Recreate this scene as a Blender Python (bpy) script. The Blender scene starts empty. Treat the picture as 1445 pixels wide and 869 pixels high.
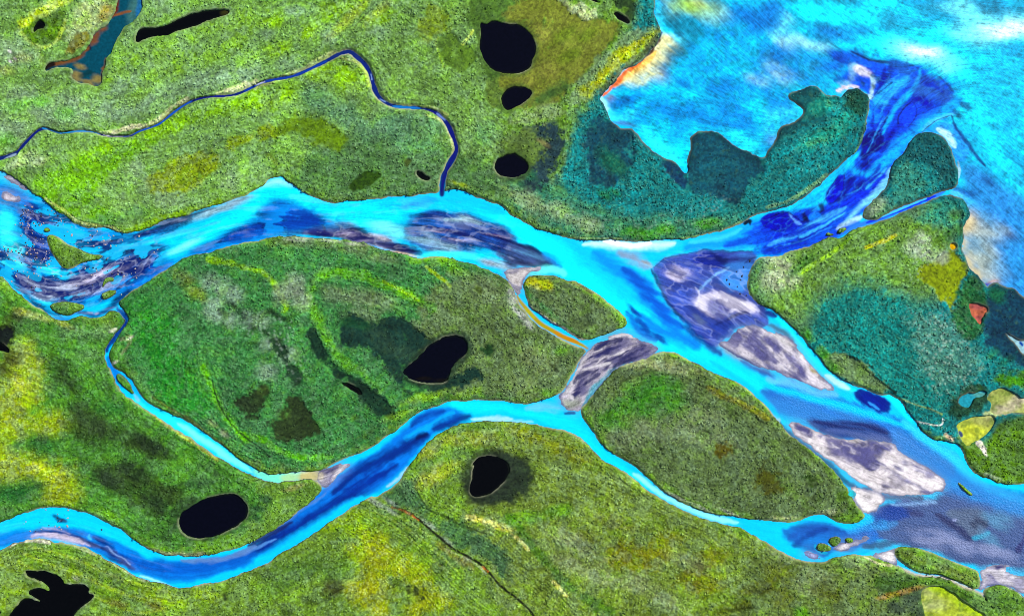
import bpy, math, random, time
import numpy as np
T0 = time.perf_counter()
rng = np.random.default_rng(7)
random.seed(7)
S = 0.5                      # metres per map unit (one map unit is one image pixel; outlines are traced in image pixels)
W0, H0 = 1445, 869
MX, MY = 150, 120            # how far the country goes on beyond the image frame, in map units
NX, NY = W0 + 2*MX, H0 + 2*MY
f4 = np.float32
TX = (0, 361, 722, 1083); TY = (0, 217, 434, 652)

def P(txt):
    """outlines in enlarged image-tile pixels: '21 u,v u,v | g x,y' -> image pixel coordinates"""
    out = []
    for seg in txt.split('|'):
        tok = seg.split()
        if tok[0] == 'g':
            ox = oy = 0; k = 1.0
        else:
            ox, oy, k = TX[int(tok[0][0])], TY[int(tok[0][1])], 0.25
        for t in tok[1:]:
            a, b = t.split(',')
            out.append((ox + float(a)*k, oy + float(b)*k))
    return np.array(out, float)

# ---------------------------------------------------------------- array tools
def box(a, r):
    for ax in (0, 1):
        n = a.shape[ax]
        pad = [(0, 0), (0, 0)]; pad[ax] = (r+1, r)
        c = np.cumsum(np.pad(a, pad, mode='edge'), axis=ax, dtype=np.float64)
        sl1 = [slice(None)]*2; sl0 = [slice(None)]*2
        sl1[ax] = slice(2*r+1, 2*r+1+n); sl0[ax] = slice(0, n)
        a = ((c[tuple(sl1)] - c[tuple(sl0)])/(2*r+1)).astype(f4)
    return a
def blur(a, s):
    """about a gaussian of sigma s"""
    if s < 0.8:
        k = np.array([.25, .5, .25], f4)
        p = np.pad(a, 1, mode='edge')
        a = p[:-2]*k[0] + p[1:-1]*k[1] + p[2:]*k[2]
        a = a[:, :-2]*k[0] + a[:, 1:-1]*k[1] + a[:, 2:]*k[2]
        return a.astype(f4)
    r = max(1, int(round((math.sqrt(4*s*s + 1) - 1)/2)))
    return box(box(box(a, r), r), r)
def sstep(a, lo, hi):
    t = np.clip((a - lo)/(hi - lo), 0, 1); return t*t*(3 - 2*t)
def vnoise(cell, seed):
    r = np.random.default_rng(seed)
    gy, gx = int(NY/cell) + 4, int(NX/cell) + 4
    g = r.random((gy, gx)).astype(f4)
    y = np.arange(NY, dtype=f4)/cell + 1; x = np.arange(NX, dtype=f4)/cell + 1
    yi = y.astype(int); xi = x.astype(int)
    fy = y - yi; fx = x - xi
    fy = (fy*fy*(3 - 2*fy))[:, None]; fx = (fx*fx*(3 - 2*fx))[None]
    a = g[yi][:, xi]; b = g[yi][:, xi+1]; c = g[yi+1][:, xi]; d = g[yi+1][:, xi+1]
    return (a*(1-fx) + b*fx)*(1-fy) + (c*(1-fx) + d*fx)*fy
def fbm(cell, seed, octs=4, gain=.55):
    t = np.zeros((NY, NX), f4); amp = 1; tot = 0
    for o in range(octs):
        if cell < 1.2: break
        t += amp*vnoise(cell, seed + 17*o); tot += amp; amp *= gain; cell *= .5
    t /= tot
    return np.clip((t - .5)*1.5 + .5, 0, 1)
def worley(cell, seed):
    """distance to the nearest of jittered points, and that point's random number"""
    r = np.random.default_rng(seed)
    gy, gx = int(NY/cell) + 4, int(NX/cell) + 4
    jy = r.random((gy, gx)).astype(f4); jx = r.random((gy, gx)).astype(f4); idn = r.random((gy, gx)).astype(f4)
    y = (np.arange(NY, dtype=f4)/cell + 1)[:, None] + np.zeros((1, NX), f4)
    x = (np.arange(NX, dtype=f4)/cell + 1)[None] + np.zeros((NY, 1), f4)
    yi = y.astype(int); xi = x.astype(int)
    best = np.full((NY, NX), 9, f4); bid = np.zeros((NY, NX), f4)
    for dy in (-1, 0, 1):
        for dx in (-1, 0, 1):
            cy = yi + dy; cx = xi + dx
            d = (cy + jy[cy, cx] - y)**2 + (cx + jx[cy, cx] - x)**2
            m = d < best
            best = np.where(m, d, best); bid = np.where(m, idn[cy, cx], bid)
    return np.sqrt(best), bid

def smooth_line(p, closed, n=2):
    for _ in range(n):
        q = np.roll(p, -1, 0) if closed else p[1:]
        a = p if closed else p[:-1]
        c = np.empty((2*len(a), 2)); c[0::2] = a*.75 + q*.25; c[1::2] = a*.25 + q*.75
        if not closed: c = np.vstack([p[:1], c, p[-1:]])
        p = c
    return p
def ragged(p, amp, seed, step=1.3):
    """resample a closed outline and give it a natural unevenness"""
    q = np.vstack([p, p[:1]])
    L = np.r_[0, np.cumsum(np.hypot(*np.diff(q, axis=0).T))]
    n = max(12, int(L[-1]/step))
    s = np.linspace(0, L[-1], n, endpoint=False)
    x = np.interp(s, L, q[:, 0]); y = np.interp(s, L, q[:, 1])
    r = np.random.default_rng(seed)
    d = np.zeros(n)
    for k, a in ((3, .6), (7, 1.0), (17, 1.1)):
        if n > 2*k:
            ker = np.ones(k)/math.sqrt(k)
            nz = r.normal(size=n)
            d += a*np.convolve(np.r_[nz[-k:], nz, nz[:k]], ker, 'same')[k:-k]/1.6
    tx = np.roll(x, -1) - np.roll(x, 1); ty = np.roll(y, -1) - np.roll(y, 1)
    l = np.hypot(tx, ty) + 1e-6
    return np.stack([x - ty/l*d*amp, y + tx/l*d*amp], 1)
def raster(p):
    """coverage of a closed outline on the grid (window, array)"""
    p = p + np.array([MX, MY])
    x0 = max(0, int(p[:, 0].min()) - 12); x1 = min(NX, int(p[:, 0].max()) + 13)
    y0 = max(0, int(p[:, 1].min()) - 12); y1 = min(NY, int(p[:, 1].max()) + 13)
    if x1 <= x0 or y1 <= y0: return None
    w, h = x1 - x0, y1 - y0
    ss = 2
    acc = np.zeros((h*ss, w + 2), np.float64)
    a = p; b = np.roll(p, -1, 0)
    ys0 = np.minimum(a[:, 1], b[:, 1]); ys1 = np.maximum(a[:, 1], b[:, 1])
    order = np.argsort(ys0)
    for r in range(h*ss):
        yy = y0 + (r + .5)/ss - .5
        m = (ys0 <= yy) & (ys1 > yy)
        if not m.any(): continue
        A, B = a[m], b[m]
        xs = np.sort(A[:, 0] + (yy - A[:, 1])/(B[:, 1] - A[:, 1])*(B[:, 0] - A[:, 0])) - x0 + .5
        xs = np.clip(xs, 0, w)
        for k in range(0, len(xs) - 1, 2):
            for xx, sg in ((xs[k], 1), (xs[k+1], -1)):
                i = int(xx); f = xx - i
                acc[r, i] += sg*(1 - f); acc[r, i+1] += sg*f
    cov = np.cumsum(acc, 1)[:, :w]
    cov = cov.reshape(h, ss, w).mean(1).astype(f4)
    return (slice(y0, y1), slice(x0, x1)), cov
def region(txt, amp=.55, soft=0, seed=1, sm=2):
    p = P(txt) if isinstance(txt, str) else txt
    p = ragged(smooth_line(p, True, sm), amp, seed)
    out = np.zeros((NY, NX), f4)
    r = raster(p)
    if r is None: return out
    w, c = r
    out[w] = c
    return out
def line_dist(p, hw, reach):
    """(window, distance / half width) of an open line with a half width per point"""
    p = np.asarray(p) + np.array([MX, MY]); hw = np.broadcast_to(np.asarray(hw, float), (len(p),))
    R = max(hw)*reach + 3
    x0 = max(0, int(p[:, 0].min() - R)); x1 = min(NX, int(p[:, 0].max() + R) + 1)
    y0 = max(0, int(p[:, 1].min() - R)); y1 = min(NY, int(p[:, 1].max() + R) + 1)
    if x1 <= x0 or y1 <= y0: return None
    D = np.full((y1 - y0, x1 - x0), 99, f4)
    for i in range(len(p) - 1):
        a, b = p[i], p[i+1]; h0, h1 = hw[i], hw[i+1]
        r = max(h0, h1)*reach + 2
        u0 = max(x0, int(min(a[0], b[0]) - r)); u1 = min(x1, int(max(a[0], b[0]) + r) + 1)
        v0 = max(y0, int(min(a[1], b[1]) - r)); v1 = min(y1, int(max(a[1], b[1]) + r) + 1)
        if u1 <= u0 or v1 <= v0: continue
        X = np.arange(u0, u1, dtype=f4)[None]; Y = np.arange(v0, v1, dtype=f4)[:, None]
        dx, dy = b - a; l2 = dx*dx + dy*dy + 1e-9
        t = np.clip(((X - a[0])*dx + (Y - a[1])*dy)/l2, 0, 1)
        d = np.sqrt((X - a[0] - t*dx)**2 + (Y - a[1] - t*dy)**2)/(h0 + (h1 - h0)*t)
        v = D[v0-y0:v1-y0, u0-x0:u1-x0]
        np.minimum(v, d, out=v)
    return (slice(y0, y1), slice(x0, x1)), D

def lin(c):
    c = np.asarray(c, float)/255
    return np.where(c <= .04045, c/12.92, ((c + .055)/1.055)**2.4).astype(f4)

# noise sheets used to break up every painted edge
N8 = fbm(9, 11); N20 = fbm(22, 23); N50 = fbm(60, 31); N3 = fbm(3.2, 41, 2); N5 = fbm(5.5, 43, 3)
WHITE = rng.random((NY, NX)).astype(f4)
STREAK = None
def edge(w, e, streaky):
    if streaky: return (STREAK[w]*.75 + N8[w]*.25 - .5)*e
    return (N20[w]*.4 + N8[w]*.35 + N5[w]*.25 - .5)*e*2.0

class Layer:
    def __init__(self, rgb):
        self.c = np.empty((NY, NX, 3), f4); self.c[:] = lin(rgb)
    def mix(self, w, rgb, m):
        v = self.c[w]; m = m[..., None]
        v += (lin(rgb) - v)*m
    def fill(self, rgb, txt, soft=3, e=.6, op=1, streaky=False, sm=2):
        p = P(txt)
        p = ragged(smooth_line(p, True, sm), .5, len(txt))
        r = raster(p)
        if r is None: return
        w, c = r
        pad = int(soft*3) + 2
        y0 = max(0, w[0].start - pad); y1 = min(NY, w[0].stop + pad); x0 = max(0, w[1].start - pad); x1 = min(NX, w[1].stop + pad)
        big = np.zeros((y1-y0, x1-x0), f4)
        big[w[0].start-y0:w[0].stop-y0, w[1].start-x0:w[1].stop-x0] = c
        w = (slice(y0, y1), slice(x0, x1))
        b = blur(big, soft)
        m = sstep(b + edge(w, e, streaky), .25, .75)*op if e > 0 or soft > 0 else c*op
        self.mix(w, rgb, m*np.minimum(1, b*6))
    def stroke(self, rgb, hw, txt, soft=1., e=.6, op=1, streaky=False):
        """hw in image-tile units (quarter map units)"""
        p = smooth_line(P(txt), False, 2)
        hw = hw/4
        if streaky and hw > 1:                       # tongues of silt thin out at both ends
            u = np.linspace(-1, 1, len(p)); hw = hw*(1.08 - .75*np.abs(u)**2.6)
        r = line_dist(p, hw, 1.6 + soft + e)
        if r is None: return
        w, d = r
        m = 1 - sstep(d + edge(w, e*(2.4 if streaky else 1.6), streaky), 1 - .5*soft, 1 + .5*soft)
        self.mix(w, rgb, m*op)
    def blob(self, rgb, txt, rx, ry=None, rot=0, op=1, e=.5, streaky=False):
        """one or more soft patches; radii in image-tile units"""
        ry = ry or rx
        for cx, cy in P(txt):
            cx += MX; cy += MY
            R = max(rx, ry)/4*2.2
            y0, y1 = max(0, int(cy-R)), min(NY, int(cy+R)); x0, x1 = max(0, int(cx-R)), min(NX, int(cx+R))
            if y1 <= y0 or x1 <= x0: continue
            w = (slice(y0, y1), slice(x0, x1))
            X = np.arange(x0, x1)[None] - cx; Y = np.arange(y0, y1)[:, None] - cy
            c, s = math.cos(math.radians(rot)), math.sin(math.radians(rot))
            d = np.sqrt(((X*c + Y*s)/(rx/4))**2 + ((-X*s + Y*c)/(ry/4))**2).astype(f4)
            m = 1 - sstep(d + edge(w, e*1.2, streaky), .3, 1.5)
            self.mix(w, rgb, m*op)
# ---------------------------------------------------------------- outlines of the water and the land
# the whole braided river with the lake, as the shore of the mainland
WATER = ('g -200,190 | 01 0,95 30,108 70,125 100,145 130,180 165,205 195,232 235,240 255,270 290,300 330,325 370,345 395,375 430,400 475,415 520,420 575,415 620,425 660,440 690,452 720,450 755,437 800,430 850,415 910,380 970,362 1040,352 1100,325 1180,300 1250,280 1310,262 1370,238 1420,215'
 ' | 11 0,190 50,170 75,145 120,133 150,130 162,156 205,168 225,190 265,210 310,240 365,265 435,280 490,270 560,265 650,260 740,248 830,240 900,235 960,228 1010,218 1060,214 1110,200 1160,210 1220,238 1290,255 1350,280 1400,305'
 ' | 21 0,345 50,375 110,412 160,430 240,455 310,480 380,488 450,492 560,485 640,495 730,498 800,490 880,482 980,484 1060,470 1130,450 1200,430 1280,400 1340,365 1400,340'
 ' | 31 0,330 60,315 130,290 200,250 250,210 310,165 350,120 390,85 430,45 470,15 | 30 500,860 530,800 552,750 556,700 565,650 580,590 578,566 560,535 520,498 480,500 440,520 415,560 390,535 335,548 300,510 285,495 240,485 185,508 135,517 110,535 118,560 150,577 190,610 203,640 150,690 80,710 60,740 55,770 30,820 0,850'
 ' | 21 1440,18 1410,24 1390,12 1360,12 | 20 1350,860 1290,840 1220,795 1170,745 1110,735 1040,742 1003,780 1010,820 1000,860 | 21 992,40 995,105 975,115 950,75 920,40 850,15 | 20 800,858 760,820 715,760 680,722 625,728 580,705 555,660 545,630 510,590 490,560 500,540 530,520 560,490 590,460 610,420 640,385 700,370 760,330 800,280 835,220 850,190 830,140 815,100 800,70 810,30'
 ' | g 924,-60 935,-200 1700,-200 1700,425 1560,447 1480,440 1450,425 | 31 1430,792 1390,755 1340,750 1300,720 1270,725 1238,765 1225,735 1180,682 1135,640 1110,580 1095,530 1110,490 1105,430 1115,390 1140,350 1135,310 1110,265 1060,234 1000,230 950,250 890,280 830,302 760,330 700,358 640,385 570,400 500,420 450,452 405,475 380,470 345,463 265,512 235,527 170,537 110,557 70,577 | 21 1440,578 1390,592 1350,640 1332,710 1340,770 1362,810 1390,845 | 31 0,865 | 32 60,35 110,80 160,130 210,190 260,240 300,290 340,345 380,385 440,415 500,445 535,450 590,475 635,500 690,490 712,502 745,512 772,552 800,600 840,640 860,680 900,720 940,745 1000,750 1050,757 1090,790 1118,850 | 33 1132,10 1150,40 1190,70 1240,95 1300,115 1360,130'
 ' | g 1450,682 1540,665 1700,650 1700,1010 1352,1010 1322,890 | 33 1285,850 1247,800 1218,748 1170,727 1100,702 1030,665 950,643 850,642 800,627 740,587 700,565 640,547 590,522 560,525 500,522 430,530 360,545 320,562 290,568 240,560 190,550 130,530 60,490 | 23 1445,455 1400,425 1340,390 1270,360 1200,350 1130,330 1060,310 990,275 910,245 830,195 760,150 680,85 600,35'
 ' | 22 510,860 460,810 420,760 380,725 300,690 220,680 140,660 60,655 | 12 1445,640 1340,640 1260,638 1180,650 1110,675 1040,710 980,750 930,800 890,860 | 13 840,60 800,110 760,150 700,190 640,195 570,240 500,280 420,335 340,395 260,450 170,500 80,560 0,595 | 03 1390,615 1320,650 1250,670 1160,685 1080,700 1030,712 990,705 920,685 830,665 760,640 690,595 620,560 560,520 490,485 420,465 320,450 240,435 170,430 110,445 60,465 0,495 | g -60,800 -200,860'
 ' | g -200,800 -60,760 | 03 0,345 60,315 110,295 170,275 240,258 320,250 400,265 460,285 500,290 560,320 620,345 680,380 740,420 770,450 820,485 880,505 950,525 1040,530 1120,530 1200,525 1290,500 1380,470 | 13 0,440 90,385 170,335 240,280 310,220 365,170 380,140 345,102 280,98 200,107 120,117 60,107 0,82 | 03 1350,40 1290,5'
 ' | 02 1220,840 1150,782 1070,735 980,682 900,622 830,582 760,532 690,482 664,445 640,402 628,360 604,320 590,285 594,235 620,195 640,155 680,110 703,82 694,50 660,14 620,17 580,46 540,58 490,51 450,42 410,68 360,80 310,63 260,35 215,0 | 01 200,869 150,825 110,790 60,760 30,710 0,680 | g -60,392 -200,430')
# islands: key, outline
ISLANDS = {
 'rapids': '01 258,462 300,455 345,480 375,510 430,525 480,555 530,570 590,572 560,597 500,603 450,620 420,645 380,652 345,640 320,600 290,560 270,520',
 'rapids_tuft': '01 245,425 265,415 285,425 283,440 262,442 247,436',
 'rapids_lower': '01 275,858 310,840 380,835 440,843 478,856 | 02 470,12 430,22 395,48 345,40 300,18',
 'rapids_bar': '01 580,705 610,694 645,700 640,722 600,724 | 01 560,800 600,775 650,765 660,785 620,815 570,830',
 'creek': '02 652,385 668,368 700,385 735,425 745,465 762,490 740,485 705,455 675,425',
 'middle': ('02 690,8 712,30 724,62 715,92 690,125 660,162 645,195 626,238 614,275 624,310 648,345 690,362 735,400 765,440 800,500 840,545 910,578 990,602 1080,658 1160,713 1230,762 1310,818 | 03 1375,0 1435,30 | 13 0,36 60,65 130,70 200,60 270,50 330,60 400,32 | 12 470,864 520,845 580,822 620,805 680,770 740,727 800,687 870,628 930,578 980,568 1040,553 1100,530 1170,530 1230,520 1300,525 1390,525'
   ' | 22 0,538 70,549 130,536 190,521 250,496 300,466 325,411 360,341 400,276 420,245 400,228 360,214 290,182 220,142 150,97 95,32 | 21 62,862 38,832 20,800 0,745 | 11 1400,700 1330,662 1260,636 1190,613 1110,594 1040,580 980,580 925,590 890,582 830,562 770,557 700,537 640,517 580,497 500,487 400,480 300,472 200,464 120,467 60,477 0,492 | 01 1350,507 1280,522 1200,552 1100,572 1050,582 1000,612 930,657 860,702 800,747 740,772 690,812 665,845'),
 'small': '21 65,745 75,712 110,687 180,682 250,690 300,710 350,715 400,745 450,775 500,805 550,845 | 22 590,0 630,40 655,85 645,105 600,120 540,148 485,166 450,183 405,184 380,178 300,128 200,68 140,20 | 21 100,860 75,805',
 'large': ('22 390,580 400,555 430,530 480,460 540,390 600,340 680,305 760,290 800,265 850,245 920,255 980,285 1050,320 1110,350 1170,385 1240,405 1300,435 1350,475 1400,515 1440,556 | 32 40,620 90,668 115,712 180,757 260,815 330,869 | 33 380,60 420,105 450,150 470,190 492,222 530,272 552,297 545,320 500,340 440,348 400,340 370,320 340,300 300,290 240,305 170,335 110,340 50,335 0,328'
   ' | 23 1330,320 1200,298 1140,295 1050,265 980,235 920,205 860,165 800,115 740,60 680,15 | 22 640,864 590,840 530,800 490,760 450,700 410,640 390,605'),
 'delta': '31 535,345 550,310 590,265 640,220 675,180 690,110 700,60 740,20 | 30 770,860 800,800 850,757 900,747 960,752 1000,787 1030,822 | 31 1050,10 1065,60 1080,110 1075,170 1060,203 1000,205 950,228 890,252 830,272 760,295 700,330 640,362 590,372 550,368',
 'bead_large': '31 390,440 405,420 440,415 450,425 420,447 395,455',
 'bead_small': '31 325,455 340,440 358,450 380,452 370,462 335,465',
 'bead_low': '31 265,512 290,495 330,480 385,470 395,490 370,520 320,535 280,533',
 'twin_east': '33 343,450 350,430 378,417 410,423 418,445 395,470 365,475',
 'twin_west': '33 272,475 290,455 315,455 355,475 362,495 330,505 290,503 276,490',
 'twin_tuft': '33 435,432 460,423 487,432 480,455 455,455 440,445',
 'long': '33 715,500 735,475 790,478 850,485 920,505 1000,540 1080,570 1150,595 1190,612 1197,650 1205,690 1180,722 1130,700 1060,670 980,632 900,630 850,625 790,590 745,560 722,530',
 'sliver': '33 1068,108 1090,115 1120,145 1165,185 1150,192 1110,160 1085,135',
 'corner': '33 1215,740 1222,712 1260,697 1320,690 1370,705 1420,735 1445,765 | g 1470,848 1560,862 1700,880 1700,1010 1360,1010 1326,880 | 33 1290,840 1240,790',
 'spit_green': '32 850,655 900,660 960,672 990,665 1010,685 1030,720 1040,748 1000,750 940,747 900,722 862,690',
}
# bare sand and gravel, key, outline
BARS = {
 'great': '32 110,635 170,640 220,660 270,690 330,720 400,735 470,730 540,740 620,752 700,765 735,800 790,840 | 33 860,10 930,50 990,90 1006,115 1000,150 950,175 880,190 800,190 720,185 640,165 560,135 480,90 420,50 372,0 | 32 345,862 290,820 230,770 170,730 130,690',
 'white': '33 462,140 520,148 600,168 682,205 640,240 600,268 560,290 530,268 500,220 478,182',
 'upper': '22 1330,95 1400,105 | 32 0,132 60,145 120,175 180,230 220,290 270,350 330,410 412,472 350,468 280,457 200,427 130,402 60,367 0,347 | 22 1380,322 1300,277 1230,237 1160,202 1235,187 1245,135',
 'channel': '22 440,232 490,190 560,155 640,135 690,150 730,185 790,210 830,240 790,267 740,292 690,310 620,345 560,390 505,445 455,510 405,575 385,592 345,585 300,565 262,505 320,445 350,365 390,292',
 'mouth': '13 330,62 400,33 470,8 545,-4 500,42 460,92 420,132 385,152 352,112',
 'corner': '33 1190,607 1235,595 1300,572 1390,580 1400,590 1330,605 1380,628 1445,645 | g 1500,812 1500,842 | 33 1445,745 1400,705 1330,685 1280,690 1235,702 1205,725 1190,732 1175,722 1212,682',
 'notch': '33 580,522 640,510 700,497 735,478 717,518 742,585 690,562 640,547',
 'spit': '33 358,492 400,470 430,455 480,445 560,420 566,430 510,462 450,487 390,503',
 'rim': '21 -60,655 60,640 130,632 200,640 120,662 78,690 62,725 55,790 60,850 30,830 5,770 -20,720',
 'left_upper': '01 10,115 60,115 100,140 140,185 170,215 130,205 80,170 40,150',
 'left_lower': '01 0,245 20,205 60,220 100,245 130,258 60,270 10,265',
 'lens': '33 190,500 250,497 290,520 312,545 235,545',
 'elbow': '10 470,300 520,292 550,310 560,330 520,335 480,315',
 'ridge': '11 640,445 680,450 760,485 782,498 720,492 660,468',
}
# still waters: key, outline, level
POOLS = {
 'round': '20 -180,140 -172,125 | g 686,36 692,30 704,30 716,34 | 20 0,138 40,142 80,165 115,205 137,265 138,300 110,345 105,380 70,405 20,418 -20,416 -60,410 | g 694,98 686,89 679,76 676,64 679,50',
 'oval': 'g 706,138 714,127 722,123 | 20 20,488 80,495 112,515 105,540 70,580 20,605 -5,622 | g 714,156 708,148',
 'third': 'g 697,235 702,224 712,219 720,217 | 21 30,5 75,35 97,75 85,110 40,125 10,135 | g 708,250 700,244',
 'slot': '00 763,250 768,170 800,160 870,158 930,150 1000,115 1060,82 1130,70 1220,52 1290,52 1300,75 1250,95 1180,115 1100,150 1000,175 940,205 860,205 810,225',
 'teal': '00 250,385 275,355 330,350 400,335 450,315 500,260 515,235 520,190 560,165 600,150 620,120 650,80 655,30 670,0 | g 168,-40 197,-40 | 00 800,0 805,40 780,90 745,130 705,150 685,185 650,240 635,300 600,330 600,370 575,420 575,470 545,492 500,475 440,470 400,440 415,405 390,380 330,378 290,388 262,410',
 'wedge': '20 570,75 600,72 650,100 672,138 640,135 600,115',
 'north_slot': '20 440,-60 470,-10 510,22 480,18 440,0 410,-40',
 'heart': '12 828,360 870,325 910,290 950,240 985,205 1030,190 1060,170 1100,158 1165,160 1195,195 1202,250 1160,290 1110,330 1085,370 1080,420 1000,428 920,425 870,405 845,385',
 'slug': '12 470,420 510,424 560,440 600,475 608,495 580,495 530,455 490,435',
 'sausage': '03 1008,320 1030,275 1090,240 1150,210 1230,185 1310,178 1370,200 1405,260 1395,310 1350,350 1290,385 1200,420 1120,432 1050,415 1015,370',
 'kidney': 'g 665,660 670,648 685,643 | 13 1330,-35 1390,-20 1430,10 1435,50 1410,100 1360,150 1310,185 1250,200 1215,190 1205,150 1218,100 1222,40 1235,5',
 'ragged': '03 140,605 190,612 260,615 330,635 360,665 365,690 420,690 470,685 505,710 500,745 530,740 525,765 480,800 440,830 400,880 380,1100 100,1100 60,890 50,860 100,800 130,760 180,770 245,790 200,765 150,740 190,705 240,710 290,730 250,680 200,660 160,650 145,625',
 'edge': '03 -80,830 0,822 12,845 0,862 -80,869',
 'dark_nook': '02 -60,190 0,195 20,205 32,222 52,236 50,254 30,250 0,240 -60,235',
 'chip': '11 900,95 930,98 960,120 990,140 965,155 935,150 910,125',
 'bog_eye': '00 185,180 200,140 225,112 245,120 262,145 240,165 215,165 195,185',
 'coral': '31 1132,840 1170,848 1230,862 | 32 1245,15 1225,40 1205,60 1208,85 1195,95 1175,70 1150,45 1140,15',
 'amber': '31 1028,510 1045,502 1070,520 1060,535 1050,545 1030,538',
 'algae': '33 862,735 880,715 940,695 1000,705 1060,745 1130,800 1200,845 1260,890 | g 1420,930 1330,960 1304,900 | 33 890,850 870,800',
 'lime': '32 1062,660 1100,640 1160,615 1220,605 1275,600 1290,640 1270,680 1225,725 1195,745 1160,760 1140,785 1110,770 1085,710',
 'lime_upper': '32 1235,490 1280,460 1340,452 1400,490 1430,520 1445,510 | g 1475,565 1475,590 | 32 1420,590 1350,600 1300,600 1250,590 1270,540 1240,515',
 'aqua': '32 1072,535 1090,505 1130,480 1155,490 1190,475 1225,465 1240,490 1200,505 1165,510 1150,560 1110,565',
 'jewel': '33 452,178 470,165 490,178 488,190 460,192',
 'rivulet': '32 1320,125 1380,160 1420,190 | g 1470,478 1480,505 | 32 1440,270 1410,210 1360,160',
}
TOP_CREEK = [('00 -40,905 85,872 105,850 135,815 175,772 215,735 255,722 300,740 345,755 400,745 460,738 530,745 590,768 680,772 740,770 780,742 860,718 910,695 955,655 1000,620 1060,580 1130,555 1200,545 1300,542 1360,525 1440,485'
  ' | 10 50,460 130,445 200,435 260,412 330,378 400,345 450,315 490,298 535,290 560,315 600,345 635,390 655,440 665,490 685,540 725,577 775,600 850,607 930,610 1000,625 1050,660 1085,705 1105,750 1125,800 1135,840 | 11 1125,5 1090,60 1060,120 1052,180 1050,230')]
YELLOW_CREEK = '21 30,800 45,830 70,860 | 22 85,10 120,50 165,95 230,130 290,165 350,190 400,212 430,232'
GULLY = '13 770,250 830,265 880,290 950,345 1000,390 1060,440 1120,490 1200,530 1270,570 1320,620 1370,685 1445,745 | 23 0,740 60,790 120,850 | g 765,890 800,940'
# ---------------------------------------------------------------- flow of the rivers, for the streaks of silt
def flow_sheet():
    fx = np.zeros((NY, NX), f4); fy = np.zeros((NY, NX), f4); ww = np.zeros((NY, NX), f4)
    for txt, hw in ((('g -150,300 0,300 60,330 110,345 250,330 330,295 400,300 470,310 560,300 640,310 720,330 790,365 860,400 950,480 1100,560 1300,660 1445,700 1600,740'), 40),
                    ('g 860,350 950,345 1060,335 1130,300 1180,260 1250,180 1320,120', 30),
                    ('g 0,390 40,420 100,425 160,400 200,360 260,340', 18),
                    ('g -150,800 0,758 80,738 180,780 260,805 370,770 480,690 560,630 640,580 760,580 820,600 900,660 1010,725 1150,750 1300,760 1445,770 1600,780', 26),
                    ('g 910,485 870,510 835,545 805,580', 22), ('g 1090,430 1180,530 1260,600 1330,660', 20),
                    ('g 900,380 1000,420 1090,490 1190,560', 24), ('g 1110,600 1200,640 1330,690', 20),
                    ('g 150,480 165,540 230,600 360,665 450,670', 10),
                    ('g 950,-100 1100,60 1250,160 1445,330 1600,480', 60)):
        p = smooth_line(P(txt), False, 3) + np.array([MX, MY])
        for a, b in zip(p[:-1], p[1:]):
            d = b - a; n = max(1, int(np.hypot(*d)/3)); u = d/(np.hypot(*d) + 1e-9)
            if u[0] < 0: u = -u
            for k in range(n):
                q = a + d*k/n; i, j = int(q[1]), int(q[0])
                if 0 <= i < NY and 0 <= j < NX:
                    fx[i, j] += u[0]; fy[i, j] += u[1]; ww[i, j] += 1
    X = np.zeros_like(fx); Y = np.zeros_like(fx)
    for s in (14, 40, 110):
        bx, by, bw = blur(fx, s), blur(fy, s), blur(ww, s)
        X += bx/(bw.max() + 1e-9)*(14/s)**1.2; Y += by/(bw.max() + 1e-9)*(14/s)**1.2
    l = np.sqrt(X*X + Y*Y) + 1e-9
    return np.where(l > 1e-8, X/l, .8), np.where(l > 1e-8, Y/l, .6)
FX, FY = flow_sheet()
def lic(src, n=16, h=1.6):
    yy, xx = np.mgrid[0:NY, 0:NX].astype(f4)
    acc = src.copy(); tot = 1
    for sg in (1, -1):
        x, y = xx.copy(), yy.copy()
        for k in range(n):
            i = np.clip(y, 0, NY-1).astype(np.int32); j = np.clip(x, 0, NX-1).astype(np.int32)
            x += sg*h*FX[i, j]; y += sg*h*FY[i, j]
            i = np.clip(y, 0, NY-1).astype(np.int32); j = np.clip(x, 0, NX-1).astype(np.int32)
            acc += src[i, j]; tot += 1
    a = acc/tot
    m, s = a.mean(), a.std()
    return np.clip((a - m)/s*.22 + .5, 0, 1).astype(f4)
STREAK = lic(vnoise(2.2, 71)*.6 + vnoise(5, 72)*.6, 18, 1.8)
STREAK2 = lic(vnoise(9, 73), 22, 3.0)
FINE = lic(np.random.default_rng(74).random((NY, NX)).astype(f4), 9, 1.0)      # hair-fine threads along the flow
STREAK = np.clip(.6*STREAK + .4*STREAK2, 0, 1)
def bil(a, x, y):
    x = np.clip(x, 0, NX - 1.001); y = np.clip(y, 0, NY - 1.001)
    j = x.astype(np.int32); i = y.astype(np.int32); fx = (x - j).astype(f4); fy = (y - i).astype(f4)
    if a.ndim == 3: fx = fx[..., None]; fy = fy[..., None]
    return (a[i, j]*(1-fx) + a[i, j+1]*fx)*(1-fy) + (a[i+1, j]*(1-fx) + a[i+1, j+1]*fx)*fy
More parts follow.
